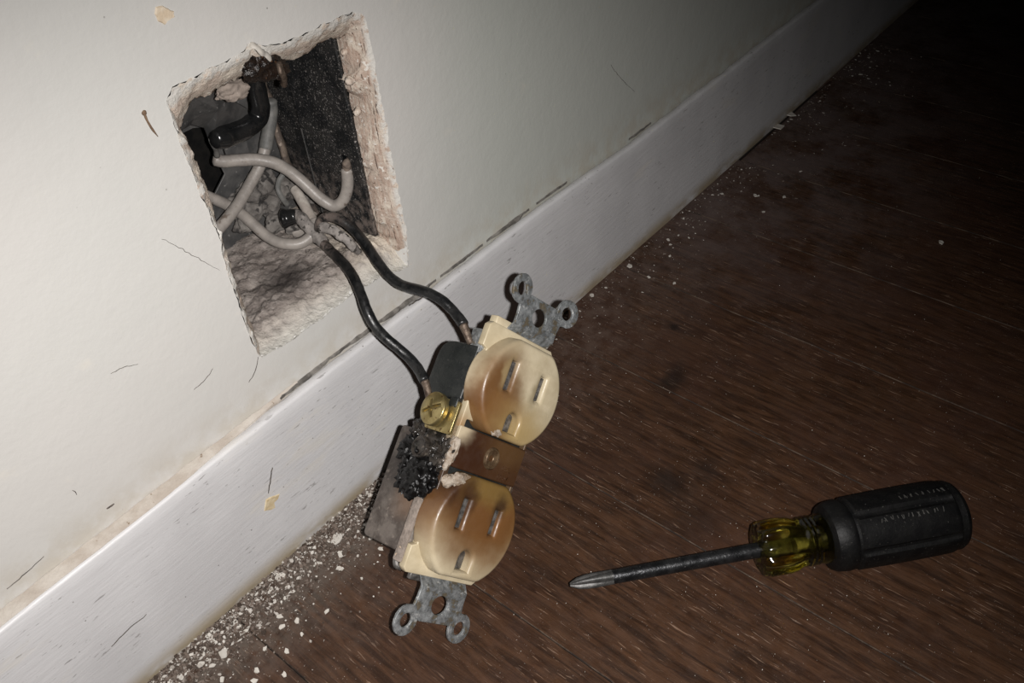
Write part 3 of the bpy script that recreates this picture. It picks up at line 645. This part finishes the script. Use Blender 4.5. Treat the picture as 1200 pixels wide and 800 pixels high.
wire('grey_wire', G3, 1.72, M_WIREG, 'grey wire sagging in a low curve over the dirty ledge', rough=.06)
G4 = [aty(346, 222, 37), aty(351, 230, 34), aty(357, 241, 30.5), aty(363, 252, 27.5), aty(369, 263, 24)]
wire('cream_wire', G4, 1.65, M_WIREW, 'short cream wire dropping into the burnt splice', rough=.15)
T = [aty(301, 82, 27), aty(300, 96, 29), aty(303, 112, 30), aty(305, 126, 31), aty(302, 138, 31.5), aty(292, 148, 31.5), aty(278, 155, 31), aty(264, 160, 30), aty(252, 164, 29.5)]
tp = empty('taped_cable', T[0], label='thick glossy black taped cable curving down in the upper left of the opening', cat='cable')
bm = tube_bm([p - T[0] for p in T], lambda t: 2.3 + .9 * t - 1.0 * max(0, t - .9) * 8, 18, 8, rough=.15); from_bm('tape_wrap', bm, M_TAPE, tp, smooth=70)
bm = tube_bm([aty(247, 163, 31) - T[0], aty(252, 172, 33) - T[0], aty(254, 182, 36) - T[0]], .8, 10, 6, rough=.3); from_bm('loose_strand', bm, M_WIRED, tp, smooth=70)
from_bm('grommet', blob_bm(aty(352, 268, 33), 3.3, .15, .5, 4, 3, (1, .5, .8)), M_WIREG, smooth=60, label='pale round cable grommet behind the splice, inside the sagging wire', cat='grommet')

# ------------------------------------------------------------------ DUPLEX RECEPTACLE
DV = bpy.data.objects.new('duplex_receptacle', None); DV.empty_display_size = .01
m4 = WD.to_4x4(); m4.translation = OD * S; DV.matrix_world = m4
link(DV, None, 'burnt ivory duplex receptacle pulled from the wall, leaning above the floor', 'receptacle')
def part(name, bm, mat, parent=None, smooth=45, label=None):
    o = from_bm(name, bm, mat, parent or DV, smooth)
    if label: o['label'] = label
    return o
def slots_of(cv, grow=0.0):
    sl, gv_ = cv + 3.2, cv - 8.7; g_ = grow
    return [rrect(-7.45 - g_, -5.25 + g_, sl - 4.2 - g_, sl + 4.2 + g_, .25, 2), rrect(5.3 - g_, 7.35 + g_, sl - 3.6 - g_, sl + 3.6 + g_, .25, 2),
            [(-2.45 - g_, gv_ - 2.7 - g_), (2.45 + g_, gv_ - 2.7 - g_)] + [((2.45 + g_) * math.cos(math.pi * k / 10), gv_ + .4 + (2.45 + g_) * math.sin(math.pi * k / 10)) for k in range(11)]]
SLOTS = slots_of(19.5, .3) + slots_of(-19.5, .3)
part('base', plate_bm([[(-14.6, 27.2), (-14.6, -27.2), (-16.4, -27.8), (-16.4, -33.6), (-15.2, -34.8), (9.8, -34.8), (10.8, -33.8), (12.9, -26.0), (12.9, 26.0), (10.8, 33.8), (9.8, 34.8), (-15.2, 34.8), (-16.4, 33.6), (-16.4, 27.8)]] + SLOTS + [rrect(-12.8, 12.0, -7.6, 7.6, .4, 2)], -2.4, 0, .35), M_BODY)
part('base_tab', box_bm(-13.2, -6.5, 34, 37.2, -4.6, -1.6, .4), M_BODY)
# faces with slots
BV = 1.25
def face(cv, mat, label):
    out = []
    r = 15.3; top, bot = cv + 13.6, cv - 13.6; n_ = 72
    for i in range(n_):
        a = 2 * math.pi * i / n_; u, v = r * math.cos(a) * 1.0, cv + r * math.sin(a)
        out.append((u, min(top, max(bot, v))))
    out = [p for i, p in enumerate(out) if i == 0 or (abs(p[0] - out[i - 1][0]) + abs(p[1] - out[i - 1][1])) > 1e-4]
    sl = cv + 3.2
    gv_ = cv - 8.7
    bm = plate_bm([out] + slots_of(cv), -2.6, 4.3, BV, 4)
    for v in bm.verts:                                       # draft on the outer wall only
        du, dv_ = v.co.x, v.co.y - cv; rr = math.hypot(du, dv_)
        if rr > 12.6 and abs(dv_) < 13.9:
            k = 1 + .10 * max(0, min(1, (3.6 - v.co.z) / 5.0)) * min(1, (rr - 12.6) / 1.5)
            v.co.x *= k
    o = part('receptacle_face', bm, mat, smooth=40, label=label)
    for x, hh in ((-6.35, 4.0), (6.35, 3.4)):
        part('contact', box_bm(x + .15, x + 1.2, sl - hh, sl + hh, -2, 2.9, .15), M_STEEL, o)
    part('contact', box_bm(-2.3, 2.3, gv_ - 2.7, gv_ + 2.4, -2, 1.2, .3), M_STEEL, o)
    return o
face(19.5, M_FACEU, 'upper outlet face, ivory with a brown scorch on one side')
fl_ = face(-19.5, M_FACEL, 'lower outlet face, browned by heat around its slots')
# bridge between the faces
bm = plate_bm([rrect(-14.6, 13.6, -5.55, 5.55, .4, 2)], -4.0, .6, .3)
for v in bm.verts:
    if v.co.x > 11: v.co.x = 11.6 + (v.co.x - 11) * .3 + (2.7 if v.co.z < -.5 else 0)
br = part('bridge', bm, M_WEB, smooth=35, label='dark brown scorched bridge between the two outlet faces')
ring = lathe_bm([(-.2, 3.2), (.5, 3.15), (.95, 2.75), (.9, 2.45), (.35, 2.2), (.3, 1.2), (.1, .9), (-.2, .8)], 28)
for v in ring.verts: v.co = Vector((v.co.y * .86, v.co.z * 1.0, v.co.x + .55))
part('rivet', ring, M_RIVET, br, smooth=40, label='dulled bronze rivet')
def text_bm(s, size, th=.22):
    cu = bpy.data.curves.new('tmp', 'FONT'); cu.body = s; cu.size = size; cu.extrude = th; cu.align_x = 'CENTER'; cu.align_y = 'CENTER'; cu.resolution_u = 2
    ob = bpy.data.objects.new('tmp', cu); C.objects.link(ob); dg = bpy.context.evaluated_depsgraph_get()
    me = bpy.data.meshes.new_from_object(ob.evaluated_get(dg)); bm = bmesh.new(); bm.from_mesh(me)
    bpy.data.objects.remove(ob); bpy.data.curves.remove(cu); bpy.data.meshes.remove(me); return bm
for s_, u, v, sz in (('15A', 7.0, -1.6, 2.2), ('125V', 6.6, -4.2, 2.2)):
    bm = text_bm(s_, sz); bmesh.ops.translate(bm, vec=(u, v, .72), verts=bm.verts); part('raised_lettering', bm, M_WEB, br, smooth=None)
# back housing: upper black half, lower sooty half, narrower middle with terminals
def housing(v0, v1, w0, w1, U, rad, mat, label):
    prof = []
    pts = [(v1, w1), (v1, w0), (v0, w0), (v0, w1)]
    ra = [0.4, rad[0], rad[1], .4]
    for i, (p, r) in enumerate(zip(pts, ra)):
        a, b = Vector(pts[i - 1]), Vector(pts[(i + 1) % 4]); p = Vector(p); d1, d2 = (a - p).normalized(), (b - p).normalized()
        for k in range(6):
            t = k / 5; q = p + d1 * r * (1 - t) ** 2 + d2 * r * t ** 2; prof.append((q.x, q.y))
    bm = plate_bm([prof], -U, U, .45, 2)
    for v in bm.verts: v.co = Vector((v.co.z, v.co.x, v.co.y))
    bmesh.ops.recalc_face_normals(bm, faces=bm.faces)
    return part('housing', bm, mat, smooth=40, label=label)
hu = housing(11.8, 27.4, -17.5, -2.2, 15.7, (5.5, 1.0), M_BLACKB, 'black upper half of the back housing')
hl = housing(-31.0, 1.0, -21.5, -2.2, 15.6, (1.2, 1.8), M_SOOT, 'sooty brown lower half of the back housing')
part('housing', box_bm(-13.5, 13.5, .5, 12, -17, -2.2, .4), M_BLACKB)
part('groove_shade_plate', box_bm(-12.6, 12.2, -7.5, 7.5, -2.3, -1.9, .1), M_BLACKB)  # added black plate that paints the grooves beside the bridge as shade
part('lip', box_bm(-17.2, -15.4, 9.4, 12.2, -4.4, -1.2, .3), M_BLACKB, hu)
# terminals
def place_u(bm, u, v, w_):                                   # lathe axis (+x) turned to -u
    for q in bm.verts: q.co = Vector((u - q.co.x, v + q.co.y, w_ + q.co.z))
    bmesh.ops.recalc_face_normals(bm, faces=bm.faces); return bm
bp_ = plate_bm([rrect(-11.0, -.2, 2.0, 11.2, .8, 3)], -.5, .5, .15)
for v in bp_.verts: v.co = Vector((-16.4 + v.co.z, v.co.y, v.co.x))
bmesh.ops.recalc_face_normals(bp_, faces=bp_.faces)
bt = part('terminal_plate', bp_, M_BRASS, smooth=40, label='bright brass terminal plate')
bm = plate_bm([circ(0, 0, 4.7, 36), [(-3.4, -.42), (-3.4, .42), (-.42, .42), (-.42, 2.6), (.42, 2.6), (.42, .42), (3.4, .42), (3.4, -.42), (.42, -.42), (.42, -2.6), (-.42, -2.6), (-.42, -.42)]], 0, 1.9, .35)
a = math.radians(25)
for q in bm.verts:
    x, y, z = q.co; r = math.hypot(x, y); z += (.75 * (1 - (r / 4.7) ** 2) if z > .8 else 0)
    q.co = Vector((-17.3 - z, 7.4 + x * math.sin(a) + y * math.cos(a), -7.6 + x * math.cos(a) - y * math.sin(a)))
bmesh.ops.recalc_face_normals(bm, faces=bm.faces)
bs = part('terminal_screw', bm, M_BRASS, smooth=35, label='brass screw with a cross slot')
part('screw_core', place_u(lathe_bm([(-3, 2.0), (1.0, 2.0), (1.15, 4.2), (1.2, 0.5)], 20), -17.2, 7.4, -7.6), M_BRASS, bs)
bm = plate_bm([rrect(-6.4, -1.2, 25.6, 32.0, .7, 3)], -.55, .55, .15)
for v in bm.verts: v.co = Vector((-15.0 + v.co.z - .25 * max(0, v.co.y - 29), v.co.y, v.co.x))
bmesh.ops.recalc_face_normals(bm, faces=bm.faces)
part('terminal_plate', bm, M_STRAP, smooth=40, label='grey steel terminal plate at the top')
bm = plate_bm([rrect(-3.6, -.6, -33.0, -15.8, .4, 2)], -.4, .4, .1)
for v in bm.verts: v.co = Vector((-16.8 + v.co.z, v.co.y, v.co.x - .9))
bmesh.ops.recalc_face_normals(bm, faces=bm.faces)
part('side_strip', bm, M_TAN, smooth=40, label='dusty metal strip along the lower flank')
part('tab', tube_bm([(-14.5, -31.5, -4.8), (-15, -33.0, -5.5), (-14.4, -34.6, -5.2), (-13.0, -35.0, -4.6)], .8, 8, 5, flat=.5), M_STEEL)
part('tab', box_bm(-10.5, -5.5, -37.0, -34.2, -4.4, -3.0, .3), M_STEEL)
# mounting strap
def ear(s, uc, vc, r=4.0): return circ(uc, vc, r, 30)
def strap(s, tilt_l, tilt_r):
    """s=+1 top end, -1 bottom end"""
    uc, vc = 10.1, 46.7
    out = [(-8.6, 34.2), (8.6, 34.2), (8.6, 40.0), (9.0, 42.4), (10.2, 42.75)]
    def arc(cu, cv, a0, a1, n_=14, ru=4.0, rv=4.2): return [(cu + ru * math.cos(math.radians(a0 + (a1 - a0) * k / n_)), cv + rv * math.sin(math.radians(a0 + (a1 - a0) * k / n_))) for k in range(n_ + 1)]
    out += arc(uc, vc, -75, 195)[0:] + [(5.6, 46.4), (-5.6, 46.4)] + arc(-uc, vc, -15, 255) + [(-9.0, 42.4), (-8.6, 40.0)]
    holes = [circ(0, 41.5, 2.95, 28, ry=2.6), circ(uc, vc, 1.95, 22, ry=1.95), circ(-uc, vc, 1.95, 22, ry=1.95)]
    if s < 0: out = [(u, -v) for u, v in out][::-1]; holes = [[(u, -v) for u, v in h] for h in holes]
    bm = plate_bm([out] + holes, -.45, .45, .16, 2)
    bmesh.ops.triangulate(bm, faces=[f for f in bm.faces if len(f.verts) > 4])
    for _ in range(2):                                        # enough edges for the bends
        long = [e_ for e_ in bm.edges if e_.calc_length() > 3.0]
        if long: bmesh.ops.subdivide_edges(bm, edges=long, cuts=1); bmesh.ops.triangulate(bm, faces=[f for f in bm.faces if len(f.verts) > 4])
    for v in bm.verts:
        av = abs(v.co.y); step = max(0, min(1, (av - 34.8) / 1.8)); step = step * step * (3 - 2 * step)
        z = v.co.z - 2.1 + 2.3 * step
        du = v.co.x - 8.3; 
        if du > 0 and av > 42: z += tilt_r * du
        if -v.co.x > 8.3 and av > 42: z += tilt_l * (-v.co.x - 8.3)
        v.co.z = z
    return part('mounting_strap', bm, M_STRAP, smooth=35, label='galvanised strap end with two eared holes, ' + ('upper' if s > 0 else 'lower'))
strap(1, .10, .18); strap(-1, .05, .0)
# burnt side: char, melted crust and ash
bm = blob_bm((-16.2, -11.2, -6.0), 5.6, .25, .5, 3, 5, (.75, 1.05, 1.0)); blob_bm((-15.2, -4.8, -14.5), 4.0, .5, .9, 5, 4, (.6, 1.0, 1), bm); blob_bm((-14.8, -11, -11.8), 4.6, .45, .9, 7, 4, (.6, 1.1, .9), bm)
rr = random.Random(5)
for k in range(46):
    a, b = rr.uniform(0, 6.28), rr.uniform(0, 1); 
    blob_bm((-17.4 - rr.uniform(-.6, 1.0), -9.5 + 5.6 * math.cos(a) * b, -8.5 + 5.4 * math.sin(a) * b), rr.uniform(.4, 1.1), .4, 1.2, k, 2, (1, 1, 1), bm)
part('char', bm, M_CHAR, smooth=50, label='blistered black char on the burnt flank')
bm = blob_bm((-14.6, -2.2, -7.5), 5.0, .3, .45, 4, 4, (.55, .9, 1.15)); blob_bm((-14.6, 1.2, -14), 3.6, .5, .8, 6, 4, (.6, .8, .9), bm); blob_bm((-14.6, -3, -2.5), 4.0, .5, .8, 8, 4, (.7, 1.1, .8), bm)
part('melted_crust', bm, M_MELT, smooth=50, label='glassy melted crust around the burnt terminal')
part('burnt_screw', place_u(lathe_bm([(-2, 3.0), (1.2, 3.1), (1.5, 2.7), (1.3, 2.2), (1.0, 1.9), (1.0, .3)], 26), -17.2, -3.4, -8.2), M_MELT, smooth=40, label='soot-covered terminal screw')
bm = blob_bm((-10.2, -8.4, 3.2), 2.3, .4, .6, 4, 4, (1.5, .85, .45)); blob_bm((-13.2, -9.4, 2.0), 2.0, .4, .6, 6, 4, (1.2, .9, .6), bm)
part('ash_crust', bm, M_ASH, smooth=50, label='pale ash crust on the lower face')
bm = blob_bm((-14.4, -1.8, .2), 2.3, .4, .55, 2, 4, (.6, 1.7, .7)); blob_bm((-14.6, -5.0, .0), 1.7, .4, .6, 5, 4, (.7, 1.3, .7), bm)
part('ash_crust', bm, M_ASH, smooth=50, label='peeling pale crust beside the bridge')
bm = blob_bm((-4.6, 7.2, 3.9), 1.5, .6, 1.1, 5, 3, (1.3, .8, .35)); part('melt_blister', bm, M_ASH, smooth=50)

# ------------------------------------------------------------------ SCREWDRIVER
RG = 10.4
t0, t1 = Vector((-30.0, -85.3, RG)), Vector((53.6, -158.2, RG))
ax = (t1 - t0).normalized()
SD = bpy.data.objects.new('screwdriver', None); SD.empty_display_size = .01
yv = Vector((0, 0, 1)).cross(ax).normalized(); mS = Matrix((ax, yv, Vector((0, 0, 1)))).transposed().to_4x4(); mS.translation = t0 * S; SD.matrix_world = mS
link(SD, None, 'short Phillips screwdriver with amber collar and black rubber grip, lying on the floor', 'screwdriver')
def spart(name, bm, mat, smooth=40, label=None, parent=None):
    o = from_bm(name, bm, mat, parent or SD, smooth)
    if label: o['label'] = label
    return o
def roll(bm, deg): bmesh.ops.rotate(bm, cent=(0, 0, 0), matrix=Matrix.Rotation(math.radians(deg), 3, 'X'), verts=bm.verts); return bm
def phil(x, r, a):
    k = max(0, min(1, (14 - x) / 9)); f = abs(math.cos(2 * a)); return r * (1 - k * .45 * (1 - f ** 1.5))
spart('shaft', lathe_bm([(12.0, 1.98), (18, 2.03), (40, 2.1), (55, 2.15), (60, 2.15)], 36), M_SHAFT)
spart('tip', roll(lathe_bm([(0, .5), (.8, .95), (2.2, 1.6), (4.5, 2.0), (7, 2.1), (9.5, 2.08), (12.2, 2.0)], 64, phil), 20), M_TIP, 50, 'worn Phillips tip')
def fl6(x, r, a):
    if x < 54.2 or x > 66: return r
    return r * (1 - .15 * abs(math.cos(5 * a)) ** 3)
spart('amber_collar', lathe_bm([(53.6, 3.2), (53.7, 6.2), (54.2, 7.3), (55.4, 7.9), (61, 8.0), (63, 7.7), (64.5, 7.0), (66, 6.8), (66.4, 6.5), (66.9, 6.9), (67.3, 6.9), (67.8, 6.5), (68.3, 6.9), (68.7, 6.9), (69.2, 6.5), (69.7, 6.9), (70.3, 6.6), (72, 7.0), (78, 7.0)], 64, fl6), M_AMBER, 35, 'translucent amber plastic collar')
spart('collar_core', lathe_bm([(54.6, 2.4), (62, 2.4), (63, 3.4), (69, 3.4), (70, 2.4), (76, 2.4)], 24), M_CORE, 40)
def flg(x, r, a):
    if x < 80 or x > 107.5: return r
    ph = (a / (2 * math.pi) * 6) % 1.0; d = abs(ph - .5)
    return r - (.75 if d < .06 else (.35 if d < .085 else 0))
spart('grip', roll(lathe_bm([(72.8, 7.05), (73.0, 8.0), (73.6, 9.0), (75.0, 9.7), (77.6, 10.0), (78.6, 9.9), (79.2, 9.5), (79.9, 9.6), (80.4, 10.2), (90, RG), (100, RG), (107, 10.3), (108, 10.1), (108.5, 9.7), (109.2, 9.7), (110.2, 9.8), (111.2, 9.3), (111.9, 8.3), (112.2, 7.0)], 144, flg), 8), M_GRIP, 32, 'ribbed black rubber grip')
gw = random.Random(3)
def letters(x0, x1, ang, n_, hgt):                            # worn raised marks, too rubbed to read
    bm = bmesh.new()
    for k in range(n_):
        x = x0 + (x1 - x0) * k / max(1, n_ - 1)
        for s_ in range(gw.choice((1, 2, 2))):
            dx = gw.uniform(-.45, .45); sl = gw.uniform(-.5, .5); aa = ang + gw.uniform(-.02, .02)
            hh = hgt * gw.uniform(.6, 1)
            vv = []
            for (t, q) in ((-1, -.09), (-1, .09), (1, .09), (1, -.09)):
                a_ = aa + t * hh / 2 / RG; vv.append((x + dx + q + sl * t * hh / 2, (RG + .10) * math.cos(a_), (RG + .10) * math.sin(a_)))
            top = [bm.verts.new(v) for v in vv]; bot = [bm.verts.new((v[0], v[1] * .97, v[2] * .97)) for v in vv]
            bm.faces.new(top); [bm.faces.new((top[i], bot[i], bot[(i + 1) % 4], top[(i + 1) % 4])) for i in range(4)]
    bmesh.ops.recalc_face_normals(bm, faces=bm.faces)
    spart('worn_lettering', bm, M_LETTER, None, 'row of worn raised lettering')
letters(86, 104, math.radians(112), 13, 1.3); letters(94, 107, math.radians(80), 9, 1.3)

# ------------------------------------------------------------------ LOOSE BITS
sv = [aty(169, 133, -.3), aty(173, 142, -.5), aty(179, 152, -.5), aty(185, 160, -.3)]
bm = tube_bm(sv, lambda t: .3 - .1 * t, 8, 5, rough=.15); blob_bm(aty(169, 132, -.2), .6, .3, 1, 2, 2, (1, .6, 1), bm)
from_bm('splinter', bm, M_SPLINTER, smooth=60, label='thin brown splinter stuck to the wall left of the opening', cat='splinter')
rc_ = random.Random(11)
def chip_mesh(seed, n_=6):
    r_ = random.Random(seed); vs_ = []
    ang = sorted(r_.uniform(0, 6.28) for _ in range(n_)); ang = [6.283 * (i + r_.uniform(-.3, .3)) / n_ for i in range(n_)]
    rad = [r_.uniform(.6, 1.1) for _ in range(n_)]
    for z, k in ((0, 1.0), (.22, .93)):
        for a_, r2 in zip(ang, rad): vs_.append((r2 * k * math.cos(a_), r2 * k * .75 * math.sin(a_), z + .05 * math.sin(3 * a_ + seed)))
    fs = [tuple(range(n_))[::-1], tuple(range(n_, 2 * n_))] + [(i, (i + 1) % n_, n_ + (i + 1) % n_, n_ + i) for i in range(n_)]
    me = bpy.data.meshes.new('paint_chip'); me.from_pydata([tuple(c * S for c in v) for v in vs_], [], fs); me.materials.append(M_CHIP); return me
CM = [chip_mesh(k, 5 + k % 4) for k in range(8)]
def chip(p, r, label, group=None, flat=True, z=.06, k=None):
    o = bpy.data.objects.new('paint_chip', CM[rc_.randrange(8) if k is None else k]); o.location = Vector((p[0], p[1], z)) * S
    th = rc_.uniform(0, 6.28); o.rotation_euler = (rc_.uniform(-.12, .12), rc_.uniform(-.12, .12), th); o.scale = (r, r, max(.8, min(1.8, r * .8)))
    o.location.z += abs(math.sin(.12)) * r * S * .3
    return link(o, None, label, 'paint chip', group)
for (px, py, r, lb) in [(327, 676, 2.4, 'largest pale paint chip lying flat in the debris against the baseboard'),
                        (395, 631, 2.6, 'pale three-sided paint chip beside the sooty corner of the receptacle'),
                        (262, 765, 2.0, 'off-white paint chip lying apart on the floor near the bottom left debris'),
                        (738, 312, 2.2, 'oval white plaster chip on the floor beyond the receptacle, by the baseboard'),
                        (1103, 284, 1.6, 'small round white crumb alone on the dark floor at the right'),
                        (693, 346, 1.4, 'white crumb touching the baseboard foot just beyond the receptacle'),
                        (336, 763, 1.1, 'thin white sliver on the bare boards below the debris strip'),
                        (328, 722, 1.1, 'small white crumb on bare boards, nearest the debris strip'),
                        (348, 727, 1.1, 'second small white crumb out on bare boards from the debris strip'),
                        (333, 790, 1.0, 'pale crumb at the bottom edge of the picture beside the debris'),
                        (885, 229, 1.5, 'pale crumb by the baseboard foot where the wall recedes into the dark'),
                        (785, 300, 1.0, 'small pale flake on the floor right of the oval plaster chip')]:
    chip(at(px, py, 2, .1), r, lb)
for (px, py, r, y_, lb) in [(908, 148, 5, 0, 'long curled white paint flake over the gap at the far baseboard'), (925, 134, 4, 0, 'pale flake bridging the dark gap in the far boards')]:
    chip(at(px, py, 2, .2), r, lb, z=.3)
for k in range(84):
    x = rc_.uniform(-132, -30); d = min(22, rc_.expovariate(1 / 6.0)); y = -8.8 - d
    zone = 'at the bottom edge of the picture' if x < -98 else ('below the largest chip, mid strip' if x < -72 else ('between the ochre spot and the receptacle' if x < -50 else 'under the sooty corner of the receptacle'))
    chip((x, y), rc_.uniform(.6, 1.25), 'small off-white paint chip in the baseboard debris, ' + zone, 'paint chips in the debris strip', z=.1 + rc_.uniform(0, .25))
for k in range(36):
    x = rc_.uniform(70, 330); d = min(30, rc_.expovariate(1 / 9)); y = -9.5 - d
    if 200 < x < 310: continue
    chip((x, y), rc_.uniform(.5, 1.0) * (1 + max(0, x - 100) / 350), 'small pale crumb scattered along the far length of the baseboard', 'crumbs along the far baseboard')
# fine debris: uncountable grains
def grains(name, places, mat, label, cat):
    vs_, fs = [], []
    for (x, y, z, r) in places:
        b = len(vs_); n_ = rc_.choice((3, 4, 4, 5)); jt = [rc_.uniform(.6, 1.25) for _ in range(n_)]; a0 = rc_.uniform(0, 6.28); tl = rc_.uniform(-.5, .5); el = rc_.uniform(.3, .95)
        ca, sa = math.cos(a0), math.sin(a0)
        for zz, k in ((0, 1.0), (1, .8)):
            for i in range(n_):
                a_ = 6.283 * i / n_; px, py = r * k * jt[i] * math.cos(a_), r * k * jt[i] * el * math.sin(a_)
                vs_.append((x + px * ca - py * sa, y + px * sa + py * ca, z + zz * min(.3, r * .32) + px * tl * .35 + abs(tl) * .35 * r))
        fs += [tuple(range(b + n_, b + 2 * n_))] + [(b + i, b + (i + 1) % n_, b + n_ + (i + 1) % n_, b + n_ + i) for i in range(n_)]
    o = from_py(name, vs_, fs, mat); o['label'] = label; o['category'] = cat; o['kind'] = 'stuff'; return o
pl = []
for k in range(10500):
    x = -150 + 135 * rc_.random() ** 1.05; d = rc_.expovariate(1 / 6.2)
    if d > 44: continue
    pl.append((x, -7.6 - d, .02 + max(0, .9 - d * .06) * rc_.random(), (.16 + .75 * rc_.random() ** 3.2) * (1 if d < 14 else .7)))
for k in range(1500):
    x = -20 + 380 * rc_.random(); d = rc_.expovariate(1 / 9)
    if d < 60: pl.append((x, -8 - d, -1.55 if 207 < x < 307 and d < 12 else .02, (.12 + .32 * rc_.random() ** 3) * (1 + max(0, x) / 250)))
grains('plaster_debris', pl, M_CHIPD, 'fine grey-white plaster and paint debris swept along the baseboard foot', 'debris')
pl = []
for k in range(4200):
    x = rc_.uniform(-130, 330) if k % 3 else rc_.uniform(-60, 60); y = -12 - 190 * rc_.random() ** 1.2
    if nz((x, y, 0), .03, 2) + rc_.uniform(-.5, .5) < -.05: continue
    pl.append((x, y, .02, .06 + .16 * rc_.random() ** 4))
grains('plaster_dust', pl, M_CHIP, 'tiny white dust specks strewn over the dark boards', 'dust')
